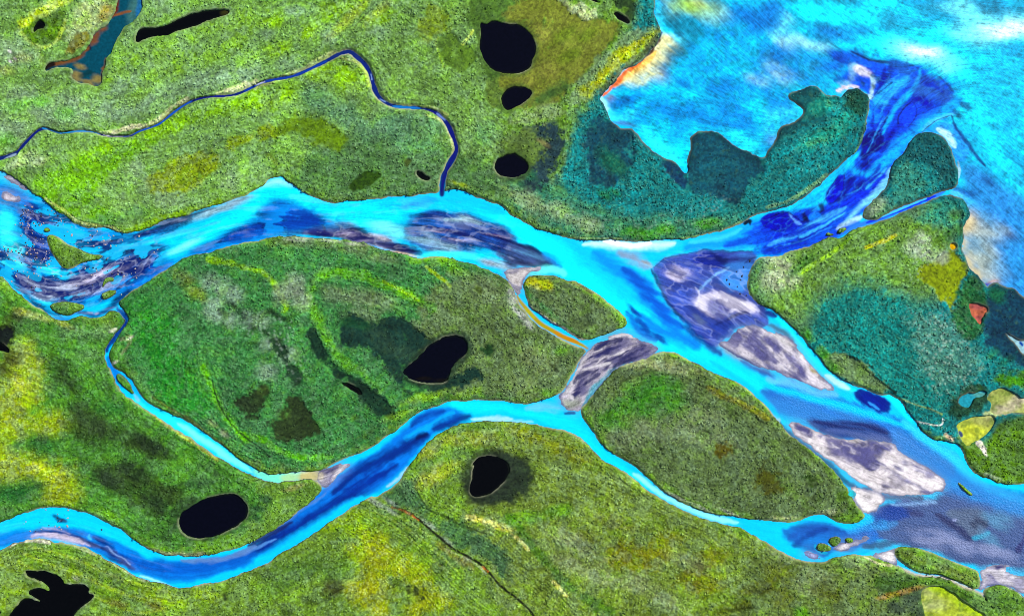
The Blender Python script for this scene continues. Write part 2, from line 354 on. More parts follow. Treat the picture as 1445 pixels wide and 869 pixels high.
def stir(c, n, h, keep, swirl):
    """let the current draw the silt out: small swirls, then a drift along the flow"""
    yy, xx = np.mgrid[0:NY, 0:NX].astype(f4)
    ax = (fbm(26, 401) - .5)*2*swirl + (fbm(9, 402) - .5)*swirl; ay = (fbm(26, 403) - .5)*2*swirl + (fbm(9, 404) - .5)*swirl
    c = bil(c, xx + ax, yy + ay)
    acc = c.copy(); tot = 1.
    for sg in (1, -1):
        x, y = xx.copy(), yy.copy()
        for k in range(n):
            i = np.clip(y, 0, NY-1).astype(np.int32); j = np.clip(x, 0, NX-1).astype(np.int32)
            x += sg*h*FX[i, j]; y += sg*h*FY[i, j]
            i = np.clip(y, 0, NY-1).astype(np.int32); j = np.clip(x, 0, NX-1).astype(np.int32)
            acc += c[i, j]; tot += 1
    k = keep[..., None] if isinstance(keep, np.ndarray) else keep
    return c*k + acc/tot*(1 - k)
print('flow', time.perf_counter() - T0)

# ================================================================ the country: plants and soil
G = Layer((100, 140, 55))
REL = Layer((188, 188, 188))
def ring(rgb, k, s, op):
    G.mix((slice(0, NY), slice(0, NX)), rgb, sstep(blur(region(POOLS[k], 0), s) + (N8 - .5)*.16, .03, .26)*op)
def bog(rgb, rel, txt, soft=1.6, e=.5, op=1):
    G.fill(rgb, txt, soft*1.4, .95, op); REL.fill((rel,)*3, txt, max(.8, soft*.35), e, op)
b, s, f = G.blob, G.stroke, G.fill
# broad belts
f((112, 154, 76), 'g -200,-200 700,-200 650,120 640,260 380,255 200,320 110,300 60,240 -200,230', 14)
f((106, 144, 72), 'g 420,90 560,-100 700,-150 720,320 600,265 480,290 400,255 440,180', 12)
f((78, 118, 66), 'g 420,220 520,180 640,200 720,240 760,310 700,280 620,275 480,285 400,250', 14)
f((58, 120, 62), 'g 190,350 420,330 760,380 840,490 790,560 600,570 480,660 330,660 190,540 150,480', 16)
f((90, 112, 66), 'g 640,380 740,400 850,500 800,570 680,560 600,560 560,470', 16)
f((72, 128, 48), 'g -200,400 40,410 160,470 200,560 400,690 340,760 250,790 150,740 60,720 -200,790', 14)
f((104, 136, 52), 'g -200,800 30,760 120,790 260,830 420,760 520,700 640,640 860,600 1000,740 1150,790 1300,820 1320,1000 -200,1000', 12)
f((108, 130, 54), 'g 690,600 800,610 900,680 1010,740 1150,790 1200,850 1150,1000 800,1000 640,760', 20)
f((96, 116, 58), 'g 1040,760 1160,800 1290,790 1320,1000 1050,1000', 14)
f((88, 108, 64), 'g 820,560 900,490 1040,540 1130,620 1220,720 1130,740 1000,720 860,640', 8)
f((84, 104, 64), 'g 730,380 790,385 890,460 830,480 760,430', 3)
# north east, where the ground is wet and blue green
f((22, 116, 116), 'g 780,330 800,180 830,140 900,40 930,-200 1700,-200 1700,520 1400,640 1250,600 1130,500 1060,420 1060,350 960,340 860,345', 18, .3)
f((52, 118, 92), 'g 700,260 760,230 830,300 1000,310 1080,290 1060,330 960,345 850,345 770,330', 16, .3)
f((100, 140, 62), 'g 1050,380 1080,340 1190,305 1330,280 1350,300 1340,400 1290,460 1200,400 1150,440 1130,520 1070,440', 30, .2)
f((22, 116, 108), 'g 1120,420 1220,380 1300,430 1370,480 1400,560 1320,600 1210,560 1140,490', 34, .2)
f((84, 128, 112), '32 760,60 880,30 1000,20 1130,180 1180,280 1230,380 1120,430 1000,520 900,480 840,300', 16, .6, .55)
# top left
b((126, 152, 116), '00 60,300 130,560 250,640 420,620 80,740', 120, 80, 20, .75)
b((122, 150, 120), '00 620,640 760,600 900,560 700,480 1100,470 1250,440 1380,420', 110, 60, -25, .7)
b((120, 150, 112), '00 1000,280 880,380 1300,180 900,40', 70, 60, 0, .5)
b((132, 184, 40), '00 720,350 860,420 640,440 780,540 1000,400 1180,320 1350,240 1150,180 1380,110 1420,340 900,300', 110, 40, -30, .5, 1.2)
b((132, 190, 30), '00 560,860 850,760 1000,700 1200,620 1400,560', 120, 55, -28, .85)
b((96, 176, 36), '00 100,600 40,790 230,580 370,640', 70, 40, 0, .6)
b((172, 186, 120), '00 480,60 540,120 440,180 560,30', 70, 50, -40, .8)
f((86, 128, 30), '00 120,190 180,110 290,60 360,60 380,140 340,220 240,272 170,240', 3)
s((186, 206, 60), 26, '00 140,140 220,70 310,30 420,-30', 1.2, .8, .9)
s((176, 200, 80), 10, '00 125,185 170,245 260,280 330,235 375,120', 1.2, .8, .7)
b((66, 92, 36), '00 250,150 330,90', 60, 30, -40, .7)
b((14, 18, 10), '00 225,140', 34, 26, -20, .6)
f((118, 112, 44), '00 380,270 430,200 490,170 520,190 490,250 420,310 380,320', 3, .6, .9)
b((158, 140, 60), '00 590,90 610,60', 40, 30, 60, .9)
s((150, 184, 90), 10, '00 100,180 190,260 240,330 240,370', 1, .8, .4)
b((200, 190, 200), '00 60,295 90,335 60,350', 14, 8, 40, .9)
b((150, 150, 90), '00 130,330 40,400', 60, 30, 0, .5)
s((205, 200, 160), 12, '00 560,755 640,752 700,735 760,715 830,712', .9, .8, .85)
s((200, 198, 150), 13, '00 860,700 930,655 980,600 1060,560', .9, .8, .75)
s((206, 206, 160), 16, '00 1240,535 1300,510 1400,480 1445,465', .9, .8, .85)
s((190, 196, 130), 10, '10 0,500 120,452 250,400 350,340 450,300', 1.1, .8, .6)
b((170, 184, 130), '01 160,10 90,60 220,40', 60, 28, -15, .7)
f((112, 176, 14), '01 180,130 280,75 420,30 560,0 700,-60 860,-110 900,-60 760,40 640,120 520,180 440,260 360,330 250,240 190,190', 7, .8, .9)
b((104, 172, 24), '01 470,240 560,330 400,330', 80, 50, 20, .7)
b((124, 150, 108), '01 740,90 860,170 720,300 960,250 1300,150', 80, 60, 0, .7)
f((120, 140, 26), '01 810,240 860,120 940,60 1050,10 1180,-40 1260,60 1180,130 1090,200 960,240', 7, .9, .9)
f((116, 140, 26), '00 1240,860 1270,810 1340,770 1445,740 | 10 60,690 150,740 140,800 60,780 | 00 1440,790 1350,830', 4, .8, .9)
b((72, 130, 60), '01 640,360 760,330 560,400', 90, 40, 0, .6)
s((126, 170, 30), 14, '01 690,440 800,415 900,365 1040,335 1240,270', 1, .8, .7)
s((178, 180, 110), 8, '01 260,255 380,330 460,400 600,405 690,440', .9, .8, .7)
# top centre
b((134, 184, 30), '10 80,130 300,180 130,280 420,60 560,30 700,110 380,400 200,530 60,590 500,420 560,480', 80, 50, -20, .75)
b((120, 148, 122), '10 230,70 60,190 700,180 420,210 160,370', 60, 40, 0, .55)
b((150, 172, 70), '10 560,70 480,160 700,60', 110, 26, -42, .7)
s((84, 100, 50), 3, '10 640,70 590,120 545,180', .8, .6, .7)
b((86, 132, 96), '10 330,560 500,640 620,730 800,740 900,690 740,690', 100, 70, 20, .75)
b((92, 150, 96), '10 1000,720 960,830 840,820 1290,760', 70, 60, 0, .6)
bog((112, 138, 44), 150, '10 960,30 1040,20 1090,70 1100,130 1080,180 1010,220 960,250 900,200 940,100', 6)
bog((84, 116, 44), 110, '10 1015,225 1080,190 1120,195 1150,240 1220,260 1250,330 1200,380 1170,430 1110,400 1060,360 1030,290', 2.5)
bog((72, 104, 44), 110, '10 1190,-40 1445,-60 | 20 0,30 150,120 200,330 130,480 | 10 1445,660 1400,650 1300,580 1290,480 1310,430 1270,330 1250,240 1220,140 1200,60', 4)
bog((92, 118, 52), 110, '10 1300,450 1370,440 1440,440 1420,500 1370,560 1400,640 1340,600 1290,560', 3)
s((190, 206, 90), 7, '10 1170,250 1210,210 1225,175', 1, .8, .8)
s((150, 178, 70), 5, '10 1060,380 1030,300 1010,240 1030,215', .8, .8, .5)
s((176, 186, 110), 7, '10 665,470 680,520 760,580 850,595 1000,605 1080,650', 1.2, .8, .55)
s((176, 186, 110), 7, '10 480,330 560,345 620,400 640,490', 1.2, .8, .6)
s((176, 186, 120), 6, '10 960,650 1050,680 1090,740 1110,820 1110,860', 1.2, .8, .6)
bog((98, 132, 30), 130, '10 130,700 250,640 360,660 440,720 540,780 520,840 420,850 330,800 240,760 150,790 100,750', 4)
bog((44, 74, 20), 90, '11 520,200 560,150 620,110 680,100 715,125 680,165 630,190 560,212', 2)
bog((70, 88, 40), 120, '11 840,40 865,28 880,45 860,70 835,75', 2)
b((96, 110, 50), '11 110,50 80,20', 30, 14, 50, .7)
b((130, 150, 40), '11 1120,165 1170,180', 30, 14, 20, .8)
s((20, 26, 14), 5, '11 150,130 180,158 230,180', .8, .9, .7)
# round pond meadow
f((112, 120, 50), '20 -60,60 60,-20 250,-20 480,100 620,140 600,190 520,290 470,370 360,470 260,560 130,620 0,640 -60,450', 5, .8)
REL.fill((60, 60, 60), '20 -60,60 60,-20 250,-20 480,100 620,140 600,190 520,290 470,370 360,470 260,560 130,620 0,640 -60,450', 5)
b((92, 118, 34), '20 330,310 420,200 300,200', 80, 34, -30, .6)
b((140, 138, 66), '20 150,200 200,400 80,440', 60, 50, 0, .5)
b((60, 92, 44), '20 190,560 250,520', 80, 40, -30, .8)
f((170, 180, 130), '20 240,-10 330,0 420,40 500,60 480,140 410,110 320,60', 4, .8, .75)
REL.fill((188, 188, 188), '20 240,-10 330,0 420,40 500,60 480,140 410,110 320,60', 4)
f((30, 50, 34), '20 590,-30 700,-40 690,140 640,130 620,60 570,50', 3, .7, .9)
REL.fill((90,)*3, '20 590,-30 700,-40 690,140 640,130 620,60 570,50', 3)
f((116, 146, 98), '20 300,560 380,450 480,350 540,280 640,190 720,160 760,190 640,280 520,420 430,540 360,620', 5, .8, .9)
s((156, 168, 20), 36, '20 420,520 520,430 620,310 700,270 800,190', 1.2, .9, .9)
s((196, 196, 20), 12, '20 480,470 560,390 640,290 740,220', 1.2, 1, .6)
s((92, 104, 70), 16, '20 510,520 600,420 700,340 770,290 820,210', 1, .9, .85)
bog((34, 56, 62), 130, '20 0,730 150,700 300,672 302,760 290,869 | 21 270,60 190,190 150,225 60,200 0,170 -60,120', 5)
f((92, 116, 50), '20 -60,725 100,720 160,770 200,840 | 21 160,60 60,140 -20,160 | 20 -60,869', 10, .9, .85)
b((130, 120, 70), '20 180,810', 40, 16, 30, .7)
f((120, 142, 90), '20 -60,650 60,620 180,600 280,600 310,660 200,690 60,720 -60,730', 5, .8, .8)
bog((16, 66, 82), 90, '20 430,700 480,640 560,690 620,730 680,730 690,869 | 21 700,40 660,90 600,140 500,200 440,170 420,60 | 20 415,830', 5)
b((24, 96, 74), '21 540,20 600,80', 90, 50, 40, .7)
b((20, 100, 40), '21 530,240 580,220', 50, 24, 30, .7)
bog((8, 60, 92), 80, '21 830,10 920,45 990,110 1000,220 960,210 900,150 860,90', 3)
bog((10, 70, 86), 90, '20 1010,760 1110,738 1180,750 1290,840 | 21 1380,10 1430,60 1420,110 1340,150 1300,240 1230,310 1170,240 1080,210 1000,250 990,110 1000,20', 3)
b((18, 84, 96), '21 1100,120 1200,60', 90, 60, 0, .7)
b((70, 150, 40), '21 680,440 760,460 860,430 1080,400 1130,390', 70, 30, 0, .8)
b((130, 150, 104), '21 120,290 260,330 420,400 60,240', 90, 50, 20, .7)
s((160, 180, 120), 5, '21 340,475 480,478 620,480', 1, .8, .5)
s((150, 180, 110), 5, '21 960,476 1060,463 1180,430 1290,385', 1, .8, .5)
b((40, 110, 70), '21 20,170 80,110', 70, 30, 30, .6)
# delta headland
f((16, 78, 82), '30 100,500 250,480 340,540 300,620 350,690 220,690 130,760 20,830 -60,840 60,700 190,640', 6)
REL.fill((110,)*3, '30 100,500 250,480 340,540 300,620 350,690 220,690 130,760 20,830 -60,840 60,700 190,640', 6)
f((24, 78, 64), '30 410,560 450,510 560,520 590,570 550,650 470,640', 6)
b((40, 140, 118), '30 350,760 430,680 250,800 300,600', 90, 50, -30, .8)
s((130, 170, 110), 6, '30 490,869 530,790 550,700 570,620', 1, .8, .5)
s((140, 180, 120), 9, '31 0,300 120,270 230,200 330,120', 1.1, .8, .55)
f((20, 84, 88), '30 760,869 830,760 930,740 1040,830 | 31 1070,100 1060,190 990,200 960,80 860,40 780,60 700,40', 8)
f((56, 124, 104), '31 700,50 820,40 900,120 930,200 800,280 700,260 660,230', 10, .8, .7)
b((130, 150, 120), '31 620,290 570,340', 60, 34, -40, .85)
# eastern peninsula
b((150, 158, 128), '31 60,620 30,720 110,700', 80, 60, 0, .85)
b((60, 110, 40), '31 220,600 160,660', 60, 30, -35, .8)
s((150, 200, 60), 12, '31 180,680 280,610 350,570 410,530', 1.1, .8, .85)
s((110, 160, 40), 9, '31 410,520 520,430 640,380 740,330', 1.1, .8, .7)
s((176, 176, 20), 9, '31 555,530 610,510 660,490 720,460', .9, .8, .95)
b((44, 128, 108), '31 940,330 1020,300 900,360 1000,380', 80, 50, 0, .8)
b((30, 70, 40), '31 740,578', 16, 12, 40, .9)
b((62, 110, 40), '31 1060,350 1080,430 1000,460', 50, 40, 0, .8)
f((122, 138, 16), '31 820,650 870,640 940,600 960,550 1010,540 1060,560 1100,600 1130,660 1090,740 1060,830 | 32 1040,30 1000,-20 | 31 960,770 860,710', 4, .9)
REL.fill((80,)*3, '31 820,650 870,640 940,600 960,550 1010,540 1060,560 1100,600 1130,660 1090,740 1060,830 | 32 1040,30 1000,-20 | 31 960,770 860,710', 4)
f((34, 96, 56), '31 1110,680 1180,690 1220,760 1260,860 | 32 1200,200 1100,170 1060,80 1040,20 | 31 1080,780', 6)
b((150, 160, 140), '31 870,480 900,560 980,580 820,540', 60, 40, 30, .8)
f((10, 56, 78), '31 1230,770 1280,720 1340,760 1445,780 | g 1500,440 1700,450 1700,560 1445,530 | 32 1445,330 1330,300 1220,200 1210,120 1250,30', 5)
REL.fill((100,)*3, '31 1230,770 1280,720 1340,760 1445,780 | g 1500,440 1700,450 1700,560 1445,530 | 32 1445,330 1330,300 1220,200 1210,120 1250,30', 5)
b((16, 100, 60), '31 1290,790', 50, 40, 0, .8)
b((20, 100, 70), '32 1330,310 1260,270', 60, 30, -30, .6)
f((96, 118, 66), '32 290,270 420,250 520,290 620,400 720,480 640,490 520,450 420,400 330,330', 4, .8, .9)
b((70, 150, 30), '32 320,270 360,330 220,150', 50, 34, 45, .8)
s((10, 30, 26), 6, '32 430,265 510,290 530,330 600,390 680,450 720,480', .8, .8, .9)
s((14, 36, 40), 4, '32 560,310 600,350 640,400', .8, .8, .7)
s((14, 46, 50), 4, '32 690,310 740,360 860,420 890,470', .8, 1, .7)
s((120, 140, 80), 4, '32 740,510 840,550 920,570 980,600', .8, .8, .7)
f((24, 66, 48), '32 1020,580 1050,480 1130,440 1240,420 1260,520 1180,580 1060,640 1000,600', 5)
f((56, 120, 24), '32 1240,400 1330,370 1445,350 | g 1560,520 1560,570 | 32 1445,480 1380,460 1330,440', 5)
f((84, 124, 34), '32 1000,620 1060,690 1120,800 1130,869 | 33 1150,10 1260,80 1360,120 1445,110 | g 1700,640 1700,570 | 32 1445,600 1370,620 1280,680 1230,760 1240,869 1180,780', 6)
b((60, 100, 30), '32 1330,660 1420,640', 60, 34, -30, .6)
b((176, 190, 150), '33 1290,90 1240,70', 30, 10, 20, .7)
f((226, 216, 206), '32 1160,760 1210,740 1225,800 1255,860 1230,845 1190,790', 1, .5)
f((232, 216, 196), '32 1310,600 1350,545 1400,515 1440,520 1420,570 1370,605', 1.5, .6)
f((190, 190, 110), '32 1180,600 1300,570 1330,600 1280,620', 2, .6, .8)
s((200, 205, 200), 4, '32 840,640 920,660 985,665 985,625', .8, .6, .9)
s((190, 160, 130), 12, '32 1000,715 1040,745', 1, .8, .9)
# middle island
b((40, 132, 40), '02 850,260 900,120 1000,350 1080,520 930,440 820,60', 140, 100, 30, .7)
b((118, 140, 122), '01 1180,720 1260,760 1330,800 1230,840 | 02 1300,60 1200,40 1420,60 | 12 40,80 180,260 80,200 60,360', 60, 50, 0, .75)
b((28, 44, 34), '02 1270,30 1370,40 1430,110 1300,-20', 44, 20, 30, .75)
b((120, 130, 40), '01 1100,780 1060,700', 70, 40, 30, .6)
s((122, 172, 18), 14, '01 1180,600 1300,620 1440,660 | 11 40,660 110,740 180,860 | 12 160,20', 1.2, .9, .75)
s((90, 160, 34), 24, '11 320,760 330,700 400,670 600,680 720,740 900,810 | 12 1000,10', 1.2, .9, .7)
s((90, 158, 40), 24, '11 300,760 320,860 | 12 340,40 400,170 470,280 620,380 700,460', 1.2, .9, .65)
s((150, 180, 20), 9, '11 960,640 1060,710 1100,750', 1, .8, .8)
s((130, 176, 20), 8, '11 720,720 860,790 920,830', 1, .8, .8)
s((100, 160, 30), 20, '11 880,610 1040,590 1150,650 1210,700', 1.2, .9, .6)
b((96, 120, 76), '11 240,500 400,510 560,540 700,590', 110, 30, 5, .8)
b((170, 176, 160), '11 270,478 420,492 560,510 240,490', 70, 9, 5, .7)
b((104, 122, 84), '11 480,800 600,800 1240,720 1330,800 700,830 | 12 600,40', 110, 50, 10, .7)
b((128, 140, 120), '11 160,780 260,820 220,740', 60, 60, 0, .7)
b((66, 84, 26), '11 1260,770', 26, 18, 60, .9)
bog((22, 52, 44), 110, '12 460,120 500,40 560,30 640,70 690,80 760,50 850,70 910,120 960,170 1020,190 950,240 880,300 830,350 850,410 920,430 1080,430 1110,380 1190,340 1270,340 1280,400 1180,440 1060,470 960,470 870,470 790,420 750,340 700,270 640,220 560,235 500,220 460,180', 4)
b((40, 66, 52), '12 750,230 850,260 700,160', 90, 40, 20, .6)
b((24, 70, 40), '12 600,100 520,80', 50, 34, 20, .7)
bog((26, 56, 30), 120, '12 1280,190 1320,190 1350,240 1340,280 1300,270 1280,230', 3)
bog((20, 50, 36), 110, '12 290,150 310,60 330,90 350,160 380,220 420,290 480,340 560,400 620,440 720,510 790,590 760,630 680,600 620,540 560,430 450,400 390,340 330,260 300,200', 3)
bog((30, 58, 38), 110, '12 90,180 130,160 170,230 190,320 260,360 270,420 240,430 180,400 150,300 100,240', 3)
b((26, 40, 32), '12 100,30 150,60 60,140', 44, 16, 30, .75)
bog((40, 56, 30), 110, '12 50,700 100,620 160,560 140,500 230,470 270,540 320,620 380,700 340,740 230,740 120,730', 4)
bog((36, 52, 30), 120, '02 1320,540 1360,490 1445,480 | 12 40,400 100,430 60,520 0,640 -40,640 | 02 1400,620', 4)
b((60, 78, 34), '12 40,470 150,600', 40, 30, 0, .5)
s((92, 176, 30), 18, '02 1150,330 1220,500 1270,610 1400,760 | 12 0,720 120,800 260,850 420,840', 1.2, .9, .75)
s((14, 30, 16), 5, '02 1200,410 1220,500 1260,590 1330,680 1400,740 1445,770 | 12 30,790 80,840', .9, .9, .85)
b((130, 120, 110), '02 1200,650 1270,710', 40, 20, 40, .6)
s((96, 112, 50), 6, '02 860,500 960,570 1080,630 1160,700 1300,800 1400,880', 1.2, .9, .8)
b((60, 90, 40), '12 560,620', 24, 18, 0, .7)
b((112, 152, 40), '12 880,520 1000,500 820,600 1200,480', 110, 24, -20, .7)
s((16, 26, 14), 6, '12 1385,60 1420,100 1445,115', .9, .8, .8)
b((110, 126, 80), '22 180,320 100,280 60,440', 100, 60, 30, .6)
b((84, 150, 40), '22 280,240 200,480', 40, 26, 0, .5)
b((30, 40, 14), '22 20,160 230,330 250,350', 22, 12, 40, .8)
b((160, 160, 160), '22 60,40 100,100 20,10 | 21 0,780 10,830', 40, 22, 40, .6)
s((120, 116, 80), 10, '22 130,60 200,120 290,180 410,232', 1, .8, .5)
# small island, large island
b((150, 150, 24), '21 100,720 150,740 190,740', 44, 28, 20, .95)
s((214, 204, 196), 11, '21 85,830 110,880', 1, .8, .9); s((206, 196, 190), 13, '22 150,40 220,92 300,140 400,186', 1.1, 1, .95)
s((120, 108, 80), 8, '21 300,708 380,740 460,790', 1, .8, .6)
b((56, 130, 34), '22 720,480 840,430 900,520 640,560 560,640 780,560', 110, 60, 10, .7)
b((150, 158, 110), '22 660,320 760,310 860,330 950,350', 90, 26, 5, .7)
b((128, 140, 90), '22 860,280 1000,340', 110, 18, 20, .7)
s((118, 118, 40), 14, '22 1110,450 1200,500 1320,550 1445,625', 1, .9, .85)
b((112, 126, 92), '22 640,740 800,700 1000,700 1100,620 1200,760', 120, 60, 20, .6)
bog((80, 76, 24), 130, '22 1120,820 1190,740 1250,750 1260,830 1200,869 1150,850', 5)
bog((72, 76, 26), 140, '23 1340,160 1370,40 1445,20 | 33 80,100 60,160 0,170', 6)
bog((44, 70, 22), 140, '33 180,120 220,70 270,80 280,130 230,150', 5)
b((60, 90, 24), '33 400,190 440,180 480,260', 40, 40, 0, .7)
b((160, 164, 120), '33 60,318 130,320 350,280', 60, 16, 0, .7)
b((150, 150, 140), '23 940,200 1060,250 1240,290', 80, 10, 25, .7)
# south west mainland
b((146, 160, 40), '02 60,560 40,680 100,500 130,330 60,860 280,650 | 03 200,40 330,90 20,60 350,180', 130, 80, 0, .75)
b((150, 166, 60), '02 130,250 60,420 180,440', 90, 90, 0, .7)
b((186, 190, 70), '02 120,420 | 03 210,30 300,70', 60, 30, 20, .5)
b((60, 66, 30), '02 40,120 70,280 30,340 100,40', 50, 50, 0, .8)
bog((18, 26, 24), 90, '02 -60,110 20,110 50,95 85,105 90,140 75,180 50,240 20,250 -60,250', 3)
b((40, 62, 26), '02 340,400 420,440 460,560 360,330', 70, 44, 30, .75)
b((46, 66, 30), '02 520,640 620,700 800,760 860,800 480,700 | 03 620,60 760,60 880,160 980,180 700,140 820,230', 120, 60, 25, .8)
b((26, 40, 30), '02 840,760 900,800 | 03 750,50 600,100 900,240', 90, 40, 30, .6)
b((36, 100, 44), '02 250,770 640,560 | 03 90,180 40,160 180,130', 90, 50, 10, .7)
b((110, 150, 100), '02 560,140 380,150 480,260 | 03 520,330', 80, 40, 0, .5)
b((176, 184, 80), '02 140,30 250,60 350,90', 60, 20, 20, .7)
b((60, 120, 40), '02 420,220 300,130 540,480 960,700 1100,800', 90, 60, 30, .5)
s((150, 150, 60), 8, '02 860,600 980,690 1100,770 1230,860', 1, .8, .6)
b((96, 150, 40), '03 700,420 900,480 1300,440 1200,480 620,300', 90, 34, 20, .7)
s((150, 150, 110), 14, '03 780,470 900,515 1040,522 1150,520', 1, .8, .7)
b((30, 46, 26), '03 1230,70', 40, 14, 10, .7)
s((40, 66, 34), 26, '03 940,420 985,330 1000,260 1080,220', 1.4, .8, .7)
b((36, 60, 44), '03 1090,130 1180,110', 70, 24, 10, .6)
s((110, 116, 84), 10, '02 680,180 740,150 740,200 690,260', 1, .8, .7)
b((220, 214, 200), '02 735,172 650,310 640,130', 26, 10, -30, .8)
b((26, 70, 40), '13 20,260 60,210 10,310', 44, 24, 20, .8)
b((150, 150, 90), '13 240,130 200,150', 60, 12, -10, .6)
# south bank
s((206, 198, 180), 9, '03 60,470 130,440 200,440 280,450', 1.1, .9, .8)
s((170, 170, 130), 7, '03 420,470 560,530 700,605 820,668', 1, .8, .6)
for k, o in enumerate((0, 40, 80, 120, 165)):
    s((84, 124, 30) if k % 2 else (156, 176, 60), 7, f'03 {160-o//3},{470+o//2} 300,{500+o} 480,{560+o} 640,{640+o} 800,{690+o} 960,{730+o//2}', 1, .8, .5)
b((132, 160, 40), '03 40,560 80,700 380,620 60,800 1000,780 1160,740 860,760', 90, 40, 20, .6)
b((106, 104, 44), '03 890,810 660,790', 60, 24, 10, .7)
bog((40, 52, 26), 140, '03 1250,740 1275,725 1300,770 1300,800 1260,790', 2.5)
bog((46, 58, 30), 140, '03 1320,770 1345,750 1360,790 1340,810', 2.5)
b((130, 132, 120), '03 400,690 430,650 470,690 460,800 510,750 200,775', 26, 16, 30, .8)
b((80, 120, 50), '13 130,600 240,640 100,700 300,560 470,600', 110, 60, -20, .6)
b((126, 156, 30), '13 420,350 540,300 600,380', 100, 34, -10, .7)
b((146, 154, 24), '13 680,460 760,560 640,540 880,620 680,680 620,760 1000,760', 120, 70, 30, .75)
b((176, 180, 30), '13 620,720 560,700 700,840 900,830', 60, 44, 0, .5)
bog((56, 66, 24), 140, '13 780,700 850,690 920,700 960,740 1000,770 980,820 900,800 860,740', 7)
b((56, 60, 30), '13 420,720 440,700', 50, 40, 0, .75)
b((44, 60, 28), '13 280,770 180,840', 40, 26, 20, .6)
b((30, 36, 14), '13 1045,580', 18, 16, 0, .95)
for k in range(6):
    s((60, 100, 36) if k % 2 else (136, 160, 60), 5, f'13 {640+k*14},{300-k*12} {760+k*16},{350-k*10} {900+k*16},{450-k*14} {1010+k*14},{560-k*18} {1120+k*14},{640-k*10}', 1, .8, .5)
f((56, 96, 64), '13 690,200 800,130 860,100 890,100 930,200 990,270 1100,310 1250,390 1400,480 1445,520 1445,700 1330,560 1200,500 1080,420 960,320 850,270 760,240', 7, .8, .85)
b((130, 140, 130), '13 760,220 690,230 1090,450 980,350 660,220 760,270', 60, 14, 35, .7)
s((16, 14, 10), 6.5, GULLY, .8, .35, .97)
s((150, 96, 50), 6, '13 770,252 830,270 880,295', .9, 1, .8)
s((176, 90, 40), 5, '13 890,305 920,325', .9, 1, .8)
s((176, 90, 40), 5, '13 1280,590 1310,612', .9, 1, .8)
s((170, 170, 150), 5, '13 1080,490 1180,535 1250,575 1300,625', .9, 1, .6)
b((120, 116, 60), '13 1140,540 1200,570 1060,480', 60, 20, 35, .7)
s((24, 44, 20), 5, '13 885,90 920,190 980,270 1060,300 1180,360 1300,400', 1, .9, .7)
s((200, 190, 90), 14, '13 1190,310 1300,330 1445,380', 1.2, 1.1, .85)
s((60, 110, 30), 26, '23 0,300 120,480 250,620 330,700 460,800 560,840', 1.4, 1.1, .7)
s((206, 196, 100), 8, '23 0,400 60,450 90,490', 1.1, 1.1, .8)
s((210, 206, 110), 8, '23 235,670 280,720 310,750', 1, 1, .85)
s((30, 56, 24), 3, '23 40,560 150,660 260,740 360,840', 1, .9, .6)
s((30, 40, 24), 3, '23 20,600 120,680 200,720', 1, .9, .5)
b((150, 154, 60), '13 1060,40 980,100 | 12 1100,740 1280,740 960,810', 100, 40, -15, .6)
f((38, 50, 36), '13 1165,130 1200,40 1290,-60 1400,-60 | 23 80,-20 130,60 120,150 60,200 0,230 -60,240 | 13 1220,235 1180,190', 9, .4)
REL.fill((110,)*3, '13 1165,130 1200,40 1290,-60 1400,-60 | 23 80,-20 130,60 120,150 60,200 0,230 -60,240 | 13 1220,235 1180,190', 7)
b((130, 140, 30), '22 100,730 260,780 40,690 350,840', 120, 30, 15, .6)
s((80, 96, 36), 4, '23 560,60 700,150 860,230 1000,290', 1, .9, .6)
b((118, 120, 26), '23 620,540 700,560 800,540 860,450 1110,540 1000,650 1100,680 620,500', 90, 60, -20, .65, 1)
b((92, 88, 22), '23 620,550 660,580 780,580 1050,700', 60, 30, 0, .45)
b((104, 112, 44), '23 560,330 640,360 420,420', 100, 40, 20, .6)
b((130, 138, 104), '23 420,500 320,560 480,640 700,680 880,780 1000,560 300,420', 110, 50, 20, .5)
b((84, 92, 20), '23 1330,720 1420,700 1300,800 1200,830', 60, 34, -20, .8)
b((40, 50, 10), '23 1250,830 1330,820 | 33 0,720', 60, 14, -8, .7)
b((80, 150, 30), '23 120,300 260,270 30,330', 90, 40, 0, .5)
b((136, 150, 110), '33 220,700 80,520 260,620 480,560', 90, 40, 20, .5)
b((90, 96, 24), '33 60,620 330,720 80,760', 90, 60, 20, .6)
f((50, 84, 28), '33 580,700 640,620 800,630 960,650 1080,700 1180,760 1280,880 1180,820 1060,740 960,690 880,700 820,750 700,760', 6, .8, .85)
b((150, 112, 50), '33 760,730 820,710 680,750', 60, 16, -10, .85)
b((52, 66, 54), '33 720,820 800,780 840,840 860,740', 60, 40, 0, .85)
b((90, 150, 20), '33 180,830 200,860', 40, 30, 0, .8)
s((206, 186, 160), 6, '33 545,530 620,570 700,580', 1.2, 1, .7)
b((110, 124, 60), '33 800,530 1000,600 1100,640', 90, 30, 22, .6)
b((44, 70, 30), '33 850,580 930,620', 60, 10, 20, .7)
b((60, 96, 40), '33 1300,760 1360,800', 70, 40, 0, .6)
s((190, 196, 190), 8, '33 1330,690 1400,715 1440,750', 1, .8, .6)
ring((34, 44, 34), 'kidney', 13, .85); ring((26, 50, 40), 'heart', 6, .75); ring((60, 84, 40), 'third', 7, .6); ring((70, 96, 44), 'oval', 5, .5); ring((72, 100, 48), 'round', 5, .5); ring((40, 64, 34), 'sausage', 4, .5)
print('land painted', time.perf_counter() - T0)
